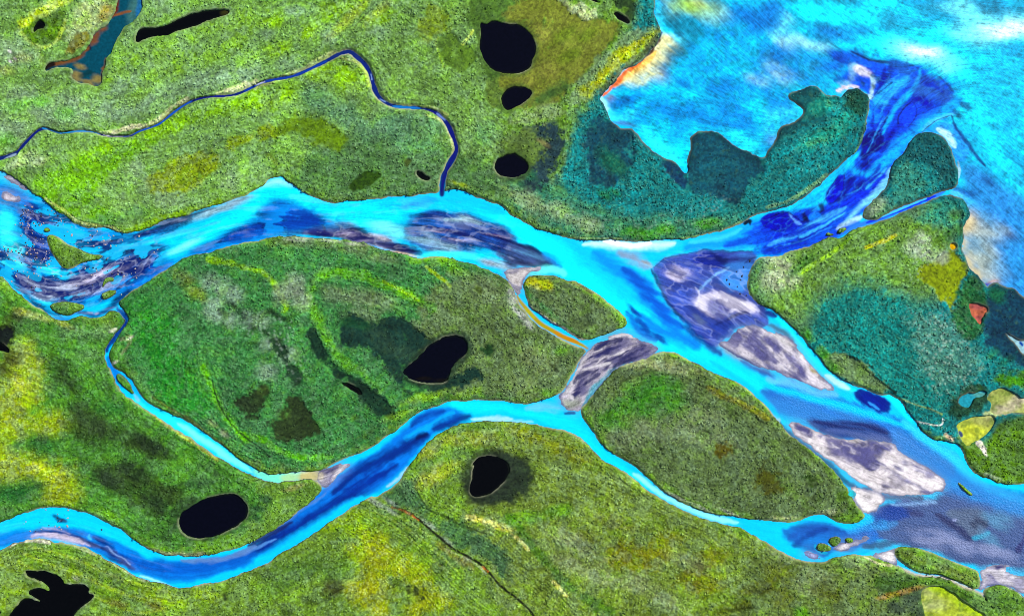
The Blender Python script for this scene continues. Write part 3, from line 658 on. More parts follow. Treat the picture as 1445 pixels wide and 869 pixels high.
# ================================================================ the water: silt, depth and the bed seen through it, glare painted on the lake
Wt = Layer((0, 195, 240))
def ws(rgb, hw, txt, soft=1.2, e=.8, op=1): Wt.stroke(rgb, hw, txt, soft, e, op, True)
def wf(rgb, txt, soft=3, e=.9, op=1): Wt.fill(rgb, txt, soft, e, op, True)
def wb(rgb, txt, rx, ry=None, rot=0, op=1, e=.8): Wt.blob(rgb, txt, rx, ry, rot, op, e, True)
CY, BR, PALE, AZ, BL, ROY, NAVY, INK = (0, 214, 250), (30, 240, 255), (150, 232, 236), (0, 146, 232), (0, 98, 205), (0, 44, 205), (18, 34, 112), (6, 10, 48)
SLATE, GREY, PINK, MAUVE = (60, 74, 128), (150, 158, 172), (206, 196, 202), (78, 74, 130)
D_ = '30 470,330 520,310 600,345 700,345 770,350 850,385 940,425 1010,470 1055,530 1090,560 1030,650 900,730 | 31 760,20 690,110 640,240 530,330 400,470 200,540 0,585 | 21 1390,560 1300,480 | 31 0,330 200,250 350,120 490,0 | 30 540,800 560,650 585,560 520,480 440,500'
# --- the lake
f_ = 'g 860,130 930,-200 1700,-200 1700,460 1400,420 1350,300 1340,180 1200,110 1160,160 1080,230 960,240 870,170'
wf((0, 188, 226), f_, 8)
for rgb, cell, seed, lo, op in (((0, 120, 200), 60, 301, .54, .6), ((0, 226, 252), 46, 302, .52, .8), ((14, 132, 158), 30, 303, .52, .75), ((0, 150, 225), 12, 304, .5, .5)):
    m = region(f_, 0, 0)
    m = blur(m, 8)*sstep(fbm(cell, seed)*.7 + STREAK2*.3, lo, lo + .22)*op
    Wt.mix((slice(0, NY), slice(0, NX)), rgb, m)
wb((0, 120, 205), '20 1000,640 860,620 1120,660 1250,620 1380,700 | 30 40,560', 120, 46, 25, .75)
wb((0, 140, 215), '20 1180,500 1300,460 1100,560 | 30 60,460', 100, 40, -25, .6)
wb((0, 222, 252), '20 1040,310 950,400 850,480 760,560 690,600', 90, 30, -40, .9)
wb((0, 220, 252), '20 1250,420 1200,400 1340,600', 70, 24, -20, .7)
wb((10, 110, 130), '20 900,310 860,360 960,270', 90, 46, -30, .9)
ws((20, 50, 90), 10, '20 850,60 860,100', 1.4); ws((20, 50, 100), 11, '20 920,188 965,195', 1.4)
wb((6, 60, 130), '20 975,475 930,540 860,415', 26, 14, 20, .9, 1.4)
wb((10, 120, 150), '20 900,90 880,140 980,150 1040,170', 90, 40, 20, .7)
wb((150, 196, 70), '20 960,30 1040,50 1100,70', 100, 46, 10, .9)
wb((190, 200, 110), '20 1060,20', 60, 24, 10, .6)
wb((120, 190, 190), '20 1190,80 1120,110', 70, 40, 10, .6)
wb((0, 100, 190), '20 1330,100 1290,60 1400,150 1440,60', 80, 46, -30, .85)
ws((0, 210, 250), 30, '20 1340,250 1445,200 | 30 60,175 90,120 130,60', 1.3)
ws((90, 226, 246), 12, '20 815,40 830,110 850,180 900,210 960,220', 1.3)
ws((0, 200, 240), 20, '20 830,60 850,150 930,210', 1.5, .8, .7)
# the warm shallows under the bank
ws((226, 222, 150), 46, '20 640,440 720,410 790,350 850,260 880,220', 1.7, .6, .95)
wb((216, 220, 150), '20 800,430 740,460', 60, 26, -20, .7)
ws((255, 196, 80), 17, '20 580,490 630,430 690,400 760,355 820,290', 1.5, .6, .95)
ws((250, 110, 10), 10, '20 515,545 560,505 610,450 640,400 700,378 750,335', 1.3, .7, 1)
ws((100, 50, 36), 9, '20 760,320 800,275 840,215', 1.3, .8, .95)
ws((16, 30, 120), 8, '20 825,220 850,180', 1.2, .6, .9)
wb((130, 120, 150), '20 560,560', 34, 20, 0, .8)
ws((0, 140, 200), 5, '20 568,508 582,504', 1, .2)
wb((0, 110, 190), '20 640,560 620,590 700,560', 80, 24, -10, .75)
ws((150, 236, 246), 14, '20 500,550 515,580 545,620 565,650', 1.2)
ws((40, 220, 250), 22, '20 560,620 590,680 640,660 700,620', 1.3)
wb((80, 120, 200), '20 650,700 610,690', 50, 12, 5, .8)
ws(BR, 34, '20 725,700 780,780 860,850 | 21 900,20 960,60', 1.3)
ws((0, 226, 255), 26, '20 1040,700 975,780 970,869 | 21 975,90', 1.4)
ws(BR, 30, '20 1230,720 1290,790 1350,840 1390,820', 1.4)
ws((0, 216, 252), 20, '20 1360,560 1390,700 1400,820', 1.6)
wb((0, 90, 200), '20 1270,715', 50, 14, 20, .8, 1.2)
wb((150, 200, 220), '20 1400,450 | 30 110,440 40,380 100,240', 60, 34, 0, .7, 1.2)
ws((0, 60, 150), 20, '21 1445,-10 | 30 30,810 100,700 190,630', 1.8, .8, .4)
# the lake above the delta
wb((0, 232, 255), '30 380,60 300,90 520,110 620,210 660,40 200,60', 110, 40, 5, .9)
wb((10, 120, 205), '30 420,200 320,180 60,60 20,120 520,170', 100, 44, 20, .8)
wb((20, 140, 180), '30 700,110 860,160 950,60 1140,20 1240,60 1330,60', 110, 50, 15, .75)
ws((120, 236, 250), 20, '30 0,205 80,180 130,80', 1.3, .6, .7)
wb((150, 225, 240), '30 170,240 260,250', 80, 26, 10, .75)
wb((24, 100, 170), '30 100,330 300,380 200,430 400,330 30,310', 100, 44, 0, .7, 1.2)
wb((60, 225, 250), '30 30,640 100,620 20,740', 60, 40, 0, .6, 1.2)
wb((140, 150, 220), '30 30,780 150,700', 34, 24, -40, .6)
wb((0, 230, 255), '30 700,230 600,240 900,210 1000,200 1020,330 1100,420', 110, 46, 15, .9)
wb((110, 244, 255), '30 880,290 800,280 960,330', 130, 50, 18, .8, .5); wb((225, 252, 255), '30 880,288', 110, 30, 18, .8, .5); wb((240, 252, 255), '30 860,285 900,300', 50, 14, 18, .7, .5)  # cloud glare painted into the water colour: pale halo, white core
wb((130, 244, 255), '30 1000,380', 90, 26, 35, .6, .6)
wb((110, 240, 255), '30 1310,170 1200,165 1430,150', 160, 70, -8, .85, .5); wb((226, 251, 255), '30 1320,175 1400,150', 130, 40, -8, .8, .5)  # the larger glare patch, likewise painted as colour
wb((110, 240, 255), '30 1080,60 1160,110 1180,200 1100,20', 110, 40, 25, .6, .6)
wb((0, 180, 225), '30 1300,320 1350,450 1250,560', 130, 60, 40, .6)
ws((0, 228, 255), 46, '30 1120,520 1180,650 1260,800 | 31 1330,60 1430,180', 1.7, .7, .8)
wb((0, 150, 215), '30 1400,700 | 31 1400,20', 70, 40, 40, .5)
# east lake
wf((36, 128, 205), '31 1080,60 1180,20 1300,120 1445,220 | g 1700,400 1700,470 1445,440 1400,410 | 31 1240,740 1100,560 1130,400 1060,215', 16, .9, .85)
ws((10, 50, 165), 12, '31 1060,205 1110,210 1170,228', 1.5)
wb((10, 60, 130), '31 1170,225 1250,165 1360,470', 34, 20, 20, .85, 1.3)
ws((70, 190, 250), 10, '31 1040,222 1090,240 1120,262', 1.2)
wb((120, 160, 165), '31 1200,430 1180,540 1230,640', 120, 90, 30, .55, .6); wb((214, 190, 128), '31 1120,420 1085,510 1125,610 1180,680 1130,380', 52, 48, 30, .85, .6)
wb((190, 186, 150), '31 1210,430 1190,600 1250,680', 60, 44, 30, .5, .8)
wb((160, 170, 150), '31 1290,440 1260,560 1230,520', 60, 40, 0, .5, 1.2)
ws((60, 80, 190), 8, '31 1225,750 1240,735 1265,722', 1.2)
wb((210, 150, 120), '31 1280,715', 30, 10, -10, .7)
ws((0, 190, 230), 5, '31 1098,528 1110,526', 1)
# --- the confluence
ws((0, 150, 244), 40, '21 980,530 1150,500 1300,440 1445,380', 1.5, .5, 1)
ws((0, 60, 215), 24, '21 1200,520 1330,490 1445,470', 1.6, .7, .9)
ws((50, 200, 250), 16, '21 1000,500 1160,480 1300,425', 1.4, .5, .8)
ws((6, 6, 24), 9, '21 1310,400 1345,375 1345,400', 1.3)
ws((190, 240, 248), 22, '21 400,510 600,525 800,520 920,505', 1.7, .5, .9)
ws((246, 244, 236), 12, '21 520,498 640,512 700,515 790,505', 1.9, .8, .9)
ws((136, 156, 186), 26, '21 610,560 690,590 770,640', 1.8, .7, .9)
ws((160, 150, 140), 12, '21 740,600 790,640', 1.6, .7, .7)
ws((0, 226, 254), 60, '11 1200,250 1340,310 | 21 0,410 120,470 260,560 380,690 500,780 620,869 | 22 760,40', 1.5, .4, 1)
ws((0, 140, 235), 40, '21 460,560 600,640 720,740 820,869 | 22 900,100', 1.7, .6, .9)
ws((0, 84, 205), 34, '21 640,650 740,740 820,840 | 22 880,40 960,120', 1.7, .7, .9)
F_ = '21 790,640 830,605 930,575 1040,552 1160,540 1280,548 1400,556 1345,660 1330,760 1370,815 1445,860 | 22 1445,120 1330,100 1240,130 1180,210 1130,230 1060,150 1000,90 930,20 | 21 880,840 830,740'
wf((60, 84, 178), F_, 3, .5)
wf((24, 44, 160), '21 980,600 1080,570 1160,555 1210,590 1235,630 1150,660 1060,640', 5, .9)
wb((6, 14, 84), '21 1180,590 1210,620 1150,575', 34, 14, 30, .85, 1)
wf((176, 168, 186), '21 850,680 900,650 1000,660 1020,700 960,730 890,720', 6, 1.1, .95)
wf((56, 90, 196), '21 840,760 950,740 1020,800 1000,869 | 22 1020,40 960,40', 8, .9, .8)
ws((10, 30, 96), 9, '21 790,650 830,740 880,830 | 22 930,20 1000,100 1060,155', 1.6, .6, .85)
wf((60, 146, 232), '21 1240,580 1380,570 1340,680 1330,760 1250,800 1180,740 1200,660', 7, .9, .85)
ws((130, 190, 236), 7, '21 1050,770 1120,700 1230,640', 1.3, .8, .8)
wf((214, 206, 214), '21 1030,830 1060,790 1150,770 1200,790 1300,810 1370,850 | 22 1440,40 1380,20 1330,30 1260,20 1180,60 1100,50 1050,10', 4, 1.1, .9)
wf((44, 60, 160), '21 1090,820 1150,800 1200,850 | 22 1250,20 1200,50 1150,60 1110,20', 4, 1, .8)
ws((228, 222, 230), 6, '21 1180,770 1230,800 1280,830 1330,850', 1.3, .8, .9)
ws((220, 220, 236), 6, '21 1045,850 1060,800 1040,750', 1.2, .8, .8)
ws((20, 26, 70), 8, '22 1330,25 1270,40 1210,75 1130,105', 1.4, .7, .9)
wf((38, 70, 176), '22 1090,110 1180,80 1270,60 1260,150 1200,195 1130,150', 4, .8, .85)
wf((96, 116, 140), '22 1010,20 1060,40 1110,100 1060,110 1020,60', 3, .8, .8)
ws((16, 22, 60), 2, '21 795,640 840,605 930,578 1045,552 1160,543 1290,549 1400,553', 1, .5, .8)
ws((16, 20, 40), 2, '21 1310,620 1345,590 1390,575', 1, .8, .7)
# --- main channel below
ws((0, 216, 252), 44, '22 780,200 900,230 1050,260 1200,330 1330,400 1445,480 | 32 100,540', 1.6, .4, 1)
ws((0, 120, 222), 40, '22 700,20 820,120 960,160 | 22 1060,220', 1.7, .6, .9)
ws((0, 96, 210), 18, '22 650,20 720,130 820,190', 1.6, .6, .8)
wb((6, 66, 176), '22 700,40 760,120 830,170 690,10', 60, 16, 45, .85, 1.1)
ws((16, 50, 150), 22, '22 950,60 1020,130 1110,210 1180,260', 1.7, .7, .85)
ws((150, 170, 150), 14, '22 1170,210 1230,260 1310,300', 1.6, .6, .8)
ws((10, 56, 170), 16, '22 1300,300 1400,350 | 32 40,400', 1.5, .6, .8)
wf((18, 122, 208), '22 1300,480 1445,500 | 32 60,400 250,470 420,510 600,570 760,630 900,740 1040,790 1130,869 | 33 1250,110 1445,190 | g 1700,700 1700,740 | 33 1445,290 1200,190 1050,100 900,0 | 32 780,800 700,730 480,680 240,620 100,600 -40,560', 6, .8, .92)
ws((90, 190, 240), 24, '32 0,400 130,430 250,480 400,500', 1.6, .5, .9)
ws((36, 112, 200), 50, '32 -20,470 200,540 420,620 640,680 760,760 900,820', 1.7, .7, .95)
ws((0, 190, 246), 22, '32 0,440 200,500 400,560 600,600 800,680', 1.6, .6, .8)
ws((40, 74, 150), 34, '32 240,620 380,650 560,680 690,730', 1.7, .8, .9)
ws((40, 46, 92), 22, '32 300,690 480,700 640,730 720,760', 1.6, .8, .9)
wf((0, 34, 158), '32 480,490 540,455 600,485 650,505 700,530 712,590 640,590 560,560', 3, .7)
ws((40, 140, 220), 6, '32 570,530 640,570', 1.3, 1)
ws((0, 224, 254), 24, '32 680,490 740,530 790,600 830,650', 1.4, .4)
ws((40, 200, 250), 30, '32 760,640 860,720 980,800 1090,869 | 33 1150,80 1260,160 1445,240 | g 1700,760', 1.7, .5, .95)
ws((60, 130, 200), 34, '32 700,700 850,800 960,869 | 33 1050,60', 1.7, .8, .9)
ws((0, 222, 250), 24, '32 40,40 110,110 190,215 260,290 330,370 420,440 500,470', 1.3, .3, 1)
ws((180, 226, 214), 16, '32 330,375 390,420 460,460', 1.5, .4, .9)
ws((60, 100, 120), 14, '32 0,90 80,120 160,190', 1.6, .5, .8)
ws((20, 60, 160), 12, '32 -10,20 40,45', 1.4)
ws((30, 120, 156), 16, '32 60,640 120,710 200,770 300,845 | 33 350,20 430,100 520,150', 1.4, .4, 1)
ws((170, 200, 180), 12, '32 10,590 70,650', 1.6, .4, .7)
ws((70, 90, 110), 20, '33 540,150 640,190 760,200 880,205', 1.6, .6, .9)
# --- bottom right
wf((70, 88, 140), '33 560,310 640,260 760,215 960,200 1080,120 1250,230 1445,280 | g 1700,770 1700,840 | 33 1445,640 1300,570 1190,600 1000,530 850,480 700,450 560,420', 8, .7, .95)
wf((24, 104, 192), '33 60,380 230,330 420,370 560,330 620,400 640,470 560,500 420,510 330,550 240,545 120,500', 6, .8, .92)
ws((0, 196, 246), 26, '33 0,380 60,420 180,520 300,550', 1.5, .4, .9)
ws((30, 90, 180), 40, '33 120,430 260,370 420,400 560,400', 1.7, .8, .9)
ws((20, 60, 150), 20, '33 150,470 250,400 330,380', 1.6, .8, .7)
ws((0, 190, 242), 17, '33 230,310 330,310 400,360 500,365 600,320', 1.5, .5, .9)
ws((40, 150, 220), 24, '33 450,390 560,370 720,340', 1.7, .7, .7)
ws((34, 44, 108), 28, '33 640,265 760,270 880,290', 1.7, .8, .9)
ws((120, 160, 200), 12, '33 700,240 850,235 960,220', 1.7, .8, .8)
wf((92, 112, 128), '33 980,260 1100,250 1250,270 1240,380 1200,420 1150,430 1050,340', 4, .7, .9)
ws((14, 18, 80), 19, '33 955,290 1040,350 1120,410 1160,440', 1.5, .6, .95)
ws((0, 166, 196), 14, '33 1165,430 1210,425 1250,400', 1.4, .4, 1)
wb((40, 54, 60), '33 1165,360 1190,330 1225,350', 26, 18, 40, .85, 1.2)
wf((150, 160, 200), '33 1035,322 1070,315 1078,332 1050,340', 1, .3)
wb((90, 170, 200), '33 1330,300 1280,330 1260,440 1400,270', 80, 34, 40, .6)
wb((150, 160, 196), '33 1100,480 1250,500 1000,420 1330,520 900,440', 100, 34, 20, .7, 1.2)
wf((34, 34, 112), '33 1390,480 1420,450 1445,445 | g 1475,560 1475,590 | 33 1445,530 1400,510', 2, .4)
ws((10, 40, 120), 10, '33 1110,190 1200,200 1225,222', 1.5, .5, .8)
ws((0, 170, 220), 9, '33 1090,150 1150,200 1210,225', 1.3, .5, .9)
ws((0, 180, 226), 22, '33 310,560 420,520 520,510 600,480', 1.5, .4, .95)
ws((60, 100, 140), 20, '33 540,480 640,470 720,450', 1.6, .7, .9)
ws((0, 160, 200), 7, '33 270,470 285,500 330,515', 1.2)
ws((40, 180, 220), 6, '33 345,450 355,480', 1.2)
ws((196, 186, 160), 13, '33 735,585 800,628 850,646 950,648 1030,668 1100,704 1170,728 1225,745', 1.2, .6, 1); ws((60, 140, 140), 9, '33 1200,740 1230,790 1280,850 1310,900', 1.2, .6, .9)
# --- gravel channel stream, lower river
ws((60, 190, 220), 16, '22 640,125 560,150 500,175', 1.5)
ws((0, 200, 245), 24, '22 390,620 330,600 200,580 60,600', 1.6, .5)
ws((0, 60, 150), 7, '22 360,600 300,590', 1.6, 1, .8)
ws((0, 214, 250), 30, '22 -20,580 120,600 260,640 360,670 430,740 520,830 | 23 640,50 760,130', 1.6, .4)
ws((120, 190, 200), 18, '22 280,565 200,555 80,565', 1.9, .8, .5)
ws((140, 232, 232), 16, '23 690,60 800,150 920,225 1040,285 1180,325 1270,340', 1.6, .4, .85)
ws((150, 214, 220), 8, '22 -20,640 120,650', 1.8, .8, .6)
wf((0, 112, 216), '12 1230,600 1150,570 1040,570 940,580 840,680 700,780 560,869 | 13 0,460 0,580 400,320 820,60 | 12 1000,700', 6, .6, .95)
ws((0, 216, 250), 30, '12 1445,565 1330,560 1200,550 1110,550', 1.5, .4, 1)
ws((0, 160, 236), 20, '12 1120,590 980,680 840,740', 1.6, .5, .9)
ws((0, 46, 150), 24, '12 1215,605 1100,650 1000,690', 1.7, .6, .9)
ws((0, 60, 165), 22, '12 1060,590 960,590 880,660', 1.8, .7, .8)
ws((160, 216, 226), 13, '12 1220,628 1340,622 1440,630', 1.6, .4, .9)
ws((0, 34, 134), 30, '12 965,718 860,770 720,850 | 13 560,60 440,170', 1.7, .6, .9)
ws((4, 20, 90), 12, '12 960,715 900,740', 1.5, .6, .8)
ws((0, 44, 150), 44, '13 800,20 640,120 480,220 300,340 100,440 -40,520', 1.7, .7, .95)
ws((0, 110, 216), 22, '13 860,0 760,90 640,180', 1.6, .6, .7)
ws((150, 190, 230), 8, '13 870,20 820,80 740,140', 1.5, .7, .8)
ws((0, 186, 244), 36, '13 600,205 480,270 380,350 260,430 100,530 -40,600 | 03 1380,620 1250,655', 1.5, .4, 1)
ws((90, 130, 186), 10, '13 390,170 320,225 230,295 120,360 30,420 | 03 1400,480', 1.7, .8, .6)
ws((80, 140, 205), 7, '13 110,435 0,480 | 03 1380,520 1280,555', 1.6, .8, .8)
ws((30, 36, 110), 12, '13 200,340 90,400 0,450 | 03 1400,475', 1.6, .8, .8)
wf((0, 116, 216), '03 -80,440 60,380 200,380 460,360 640,440 860,540 1100,560 1445,500 1445,580 1200,640 1000,690 800,640 600,540 400,450 200,430 0,480 -80,500', 6, .6, .9)
ws((0, 200, 246), 32, '03 -60,390 60,350 200,300 330,295 480,330 620,390 740,450 860,545', 1.5, .4, 1)
ws((0, 90, 196), 36, '03 640,520 860,600 1100,610 1300,570 1445,520', 1.7, .7, .9)
ws((26, 40, 116), 22, '03 190,400 330,385 460,430 600,500 760,600', 1.7, .9, .9)
ws((196, 180, 194), 14, '03 170,420 240,405 330,415 420,445 500,470', 1.6, 1.2, .9)
ws((170, 160, 180), 8, '03 240,370 330,380 400,410', 1.5, 1.2, .7)
ws((4, 30, 120), 16, '03 520,420 580,460 660,510', 1.6, .6, .9)
ws((60, 180, 240), 7, '03 500,405 495,425 515,437', 1.2, .3)
ws((140, 170, 210), 4, '03 590,475 660,525 740,575', 1.4, .8, .8)
ws((90, 130, 190), 11, '03 1020,550 1130,555 1250,552 1380,510 1445,470', 1.7, .9, .9)
ws((0, 190, 244), 16, '03 980,695 1040,702 1160,675 1280,650 1400,600', 1.5, .4, 1)
ws((140, 215, 236), 7, '03 790,640 860,665 940,690', 1.6, .5, .9)
wb((6, 30, 110), '03 330,320 350,330 310,300', 20, 14, 20, .8, 1.4)
# --- left creek
ws((10, 50, 150), 20, '02 660,5 705,50 712,85 660,150 620,205 600,250', 1.2, .5, 1)
ws((0, 130, 225), 22, '02 602,285 620,330 645,365 660,400 690,450', 1.4, .5, 1)
ws((0, 170, 235), 16, '02 690,370 740,430 790,500', 1.4, .4, 1)
ws((30, 226, 240), 30, '02 740,520 860,590 1000,660 1100,720 1240,800 1330,869 | 03 1400,40', 1.5, .3, 1)
ws((120, 240, 226), 15, '02 1000,650 1100,720 | 02 1230,800 1330,869 | 03 1420,55', 1.6, .4, .8)
ws((130, 190, 210), 8, '02 750,490 790,530', 1.4, .8, .7)
ws((110, 226, 196), 34, '13 0,55 60,85 130,95 210,85', 1.5, .3, 1)
ws((170, 216, 150), 30, '13 160,90 230,78 280,75', 1.6, .4, .9)
ws((196, 186, 120), 34, '13 265,75 330,75 380,85', 1.4, .5, 1)
# --- the rapids and the upper river
wf((0, 120, 205), '01 -80,100 120,200 300,310 480,430 700,460 820,440 960,540 1000,600 800,740 600,840 400,869 100,760 -80,640', 8, .6, .95)
wf((10, 60, 150), '01 120,270 260,290 260,420 250,480 280,600 330,650 240,640 160,620 100,590 -20,580 -20,540 120,520 160,440 110,360', 4, 1.4, .95)
wb((40, 236, 252), '01 20,420 40,370 30,480 90,520', 80, 44, 70, .95, .7)
wb((60, 232, 250), '01 60,590 100,620 40,610', 44, 22, 20, .85, 1.2)
ws((0, 190, 246), 22, '01 200,260 300,350 400,420 500,450 620,480', 1.7, 1, .7)
ws((20, 50, 120), 18, '01 290,300 360,350 400,390', 1.6, 1, .8)
ws((10, 220, 250), 24, '01 190,600 270,650 340,680 420,680', 1.6, .9, .95)
ws((0, 200, 248), 28, '01 400,500 500,540 640,560 720,520 860,500 960,505', 1.7, 1, .9)
ws((24, 44, 110), 22, '01 500,520 560,530 640,530 740,550 870,545 960,530', 1.7, 1.4, .9)
wf((24, 40, 112), '01 60,680 160,640 300,720 420,690 560,610 700,580 860,560 900,600 780,680 640,720 520,790 400,830 240,800 120,740', 6, 1.3, .9)
ws((10, 190, 240), 16, '01 430,650 520,600 640,590', 1.7, 1, .8)
ws((188, 180, 196), 18, '01 400,730 500,700 600,655 720,635', 1.7, 1.8, .9)
ws((180, 190, 210), 14, '01 240,740 340,735 430,760', 1.7, 1.8, .8)
ws((150, 160, 190), 14, '01 400,800 500,780 600,740 700,700', 1.7, 1.8, .8)
ws((190, 200, 210), 16, '01 120,690 180,750 240,820 330,790', 1.7, 1.6, .8)
ws((14, 34, 110), 16, '01 80,740 150,800 230,869 | 02 290,30 350,60', 1.6, .9, .9)
ws((0, 150, 230), 12, '02 300,55 370,70 420,45 460,15', 1.4, .5, .9)
ws((10, 40, 130), 16, '02 450,30 540,45 620,10 | 01 680,810 760,740', 1.5, .8, .9)
ws((150, 150, 180), 6, '02 495,28 520,26', 1.2, .3); ws((150, 150, 180), 6, '02 535,28 555,26', 1.2, .3)
ws((10, 110, 215), 20, '01 740,760 860,690 980,610', 1.7, 1, .9)
ws((0, 60, 165), 20, '01 760,690 880,620 960,590', 1.7, 1, .8)
wf((0, 100, 200), '01 880,600 1000,560 1200,440 1445,330 | 11 100,240 300,290 460,370 300,420 100,460 | 01 1400,500 1200,550 1000,600', 6, .7, .95)
ws((0, 222, 252), 44, '01 930,575 1030,540 1130,480 1260,410 1400,330 | 11 0,260 60,230', 1.6, .6, 1)
ws((120, 246, 255), 14, '01 940,570 1040,530 1120,480', 1.6, .5, .8)
ws((0, 200, 248), 24, '01 800,480 920,490 1060,460 1200,400', 1.7, .7, .9)
ws((26, 44, 100), 22, '01 780,455 880,420 980,385 1080,370', 1.6, .9, .95)
ws((16, 60, 150), 16, '01 700,465 800,450 900,440 1000,410', 1.7, .9, .7)
ws((60, 74, 104), 14, '01 1000,380 1100,345 1220,310', 1.6, 1.2, .9)
ws((136, 178, 190), 15, '01 1090,370 1200,320 1290,285 1420,240', 1.6, .8, .9)
ws((0, 70, 175), 22, '01 1080,560 1200,520 1320,460 1445,410 | 11 120,380', 1.8, 1, .9)
ws((0, 130, 220), 12, '01 1180,545 1300,510 1445,480 | 11 100,440', 1.7, .8, .9)
ws((0, 60, 160), 22, '11 0,330 130,350 280,370 460,375', 1.8, 1.1, .85)
ws((0, 70, 170), 16, '11 0,400 140,400 260,390 400,390', 1.8, 1, .8)
ws((40, 120, 165), 12, '11 60,460 180,445 300,440', 1.7, .6, .9)
ws((150, 236, 240), 18, '11 -20,205 60,180 120,150 160,170 210,190', 1.6, .5, .9)
ws((0, 222, 252), 34, '11 0,210 120,200 240,240 360,300 480,350 600,390', 1.5, .3, 1)
ws((0, 226, 254), 60, '11 440,330 600,340 720,350 780,330', 1.6, .3, 1)
ws((0, 196, 250), 40, '11 700,300 850,265 1000,250 1100,240 1250,270 1400,340', 1.6, .3, 1)
ws((0, 160, 240), 16, '11 820,300 920,270 1020,262', 1.8, .6, .7)
wf((58, 56, 112), '11 230,440 310,415 420,398 520,385 590,415 660,455 780,497 880,535 945,565 870,560 740,542 600,497 440,480 310,470', 2.5, .6)
wf((18, 20, 86), '11 310,445 430,438 420,470 320,468', 2, .8)
wf((150, 140, 160), '11 440,450 540,440 620,470 680,500 600,495 500,480', 3, 1.6, .9)
wf((20, 22, 80), '11 520,420 580,412 640,450 620,460 560,440', 2, 1, .9)
ws((206, 200, 214), 6, '11 625,445 690,460 780,496', 1.4, .8, .9)
ws((22, 30, 104), 16, '11 680,510 780,510 860,535 940,560', 1.6, .6, .9)
ws((170, 160, 180), 7, '11 630,510 700,530 740,540', 1.4, 1, .8)
wf((60, 116, 150), '11 305,430 380,405 470,390 540,380 590,405 500,415 400,420', 2.5, .6, .9)
wb((100, 232, 240), '11 700,410 780,420 820,450', 80, 24, 15, .85, 1)
wf((26, 84, 160), '11 830,420 880,360 960,325 1060,315 1180,335 1310,375 1445,430 | 21 60,490 0,530 | 11 1300,548 1000,555 900,520 820,470', 4, .8)
ws((150, 190, 186), 16, '11 1060,370 1160,372 1270,395', 1.8, 1.6, .9)
ws((130, 176, 190), 18, '11 870,470 960,510 1060,530 1140,540', 1.8, 1.8, .85)
ws((120, 160, 180), 9, '11 930,420 1000,480 1100,530', 1.7, 1.8, .8)
ws((20, 24, 104), 26, '11 1000,430 1120,430 1260,455 1400,490 | 21 40,520', 1.7, 1.2, .9)
ws((14, 40, 130), 14, '11 870,360 960,335 1060,325', 1.8, 1.2, .8)
ws((180, 170, 190), 5, '11 1080,470 1150,490 1250,488', 1.6, 1.6, .9)
ws((170, 150, 160), 3, '11 960,430 1060,450 1080,440', 1.4, 1.4, .8)
ws((150, 96, 70), 2.5, '11 1300,455 1370,460 1440,478', 1.2, .8, .8)
wf((20, 30, 110), '11 1280,540 1380,510 1445,495 | 21 60,500 100,520 60,560 0,560 | 11 1380,560', 3, .8, .9)
ws((50, 236, 244), 18, '11 930,580 1020,562 1140,570 1260,590', 1.4, .3, 1)
ws((150, 170, 176), 20, '11 1290,600 1360,610 1445,640', 1.7, 1.4, .9)
ws((80, 86, 140), 14, '11 1360,560 1430,600 | 21 20,610', 1.6, 1.4, .9)
ws((206, 170, 110), 6, '11 750,550 830,556 900,574', 1.4, .6, .9)
wf((52, 76, 128), '21 -40,500 40,495 100,510 180,560 230,595 278,630 200,640 120,632 40,640 -40,640', 2.5, .6)
ws((70, 120, 156), 12, '21 20,540 110,560 190,600', 1.7, 1.2, .8)
ws((22, 26, 92), 9, '21 -20,620 80,625 200,625 270,632', 1.4, .8, .9)
ws((24, 30, 96), 6, '21 30,500 100,515 180,565', 1.5, .8, .9)
ws((90, 236, 226), 20, '21 90,680 160,655 250,650 300,680', 1.5, .3, .95)
ws((0, 150, 235), 16, '21 180,560 280,640', 1.6, .5, .7)
lake_m = blur(region(f_, 0, 0)*(1 - region('20 440,600 520,640 620,640 760,520 900,300 960,160 860,120 780,180 560,420', 0)), 5)
lake_m *= 1 - blur(region(D_, 0), 5)
wild = np.clip(blur(region('g -150,180 100,200 400,230 620,290 700,300 790,385 700,410 560,370 330,350 150,450 -150,470', 0), 10) + .55*blur(region(F_, 0), 6) + .35*blur(region('03 -80,340 200,260 700,420 1000,560 900,700 400,480 -80,520', 0), 6), 0, 1)
keep_ = np.clip(.9 - .55*wild - .45*lake_m, .2, .95).astype(f4)
Wt.c = stir(Wt.c, 8, 1.3, keep_, 2.2)
soft_lake = stir(np.stack([blur(Wt.c[..., q], 2.2) for q in range(3)], -1), 8, 1.4, .35, 7)
Wt.c = Wt.c + (soft_lake - Wt.c)*(lake_m*.5)[..., None]
# threads of sediment where the bed is shallow and dark, hardly any in the deep milky arms
mx = Wt.c.max(-1); shallow = 1 - sstep(mx, .35, .85)*.75
wl = .28 + .72*wild
th = (FINE - .5)*.9 + (STREAK - .5)*1.0 + (N3 - .5)*.35
th2 = sstep(lic(fbm(6, 77, 3), 12, 1.6), .55, .8)*shallow*wild
Wt.c *= np.clip(1 + th*(.2 + .75*shallow)*(1 - .55*lake_m)*wl, .25, 2.2)[..., None]
Wt.c += (np.array(lin((150, 160, 190))) - Wt.c)*(th2*.36)[..., None]
lm_ = Wt.c @ np.array([.3, .5, .2], f4)
Wt.c = np.clip(Wt.c*np.clip((lm_ + .01)/(blur(lm_, 9) + .01), .3, 2.)[..., None]**.38, .0005, 1.05).astype(f4)
ws((46, 126, 200), 62, 'g 1070,568 1130,578 1210,607 1290,652 1360,692 1445,718 1600,748', 1.3, .4, .88)
wf((36, 58, 122), '32 190,612 300,640 450,636 600,646 690,690 716,772 620,766 540,753 470,744 400,746 330,727 250,680', 4, .6, .9)
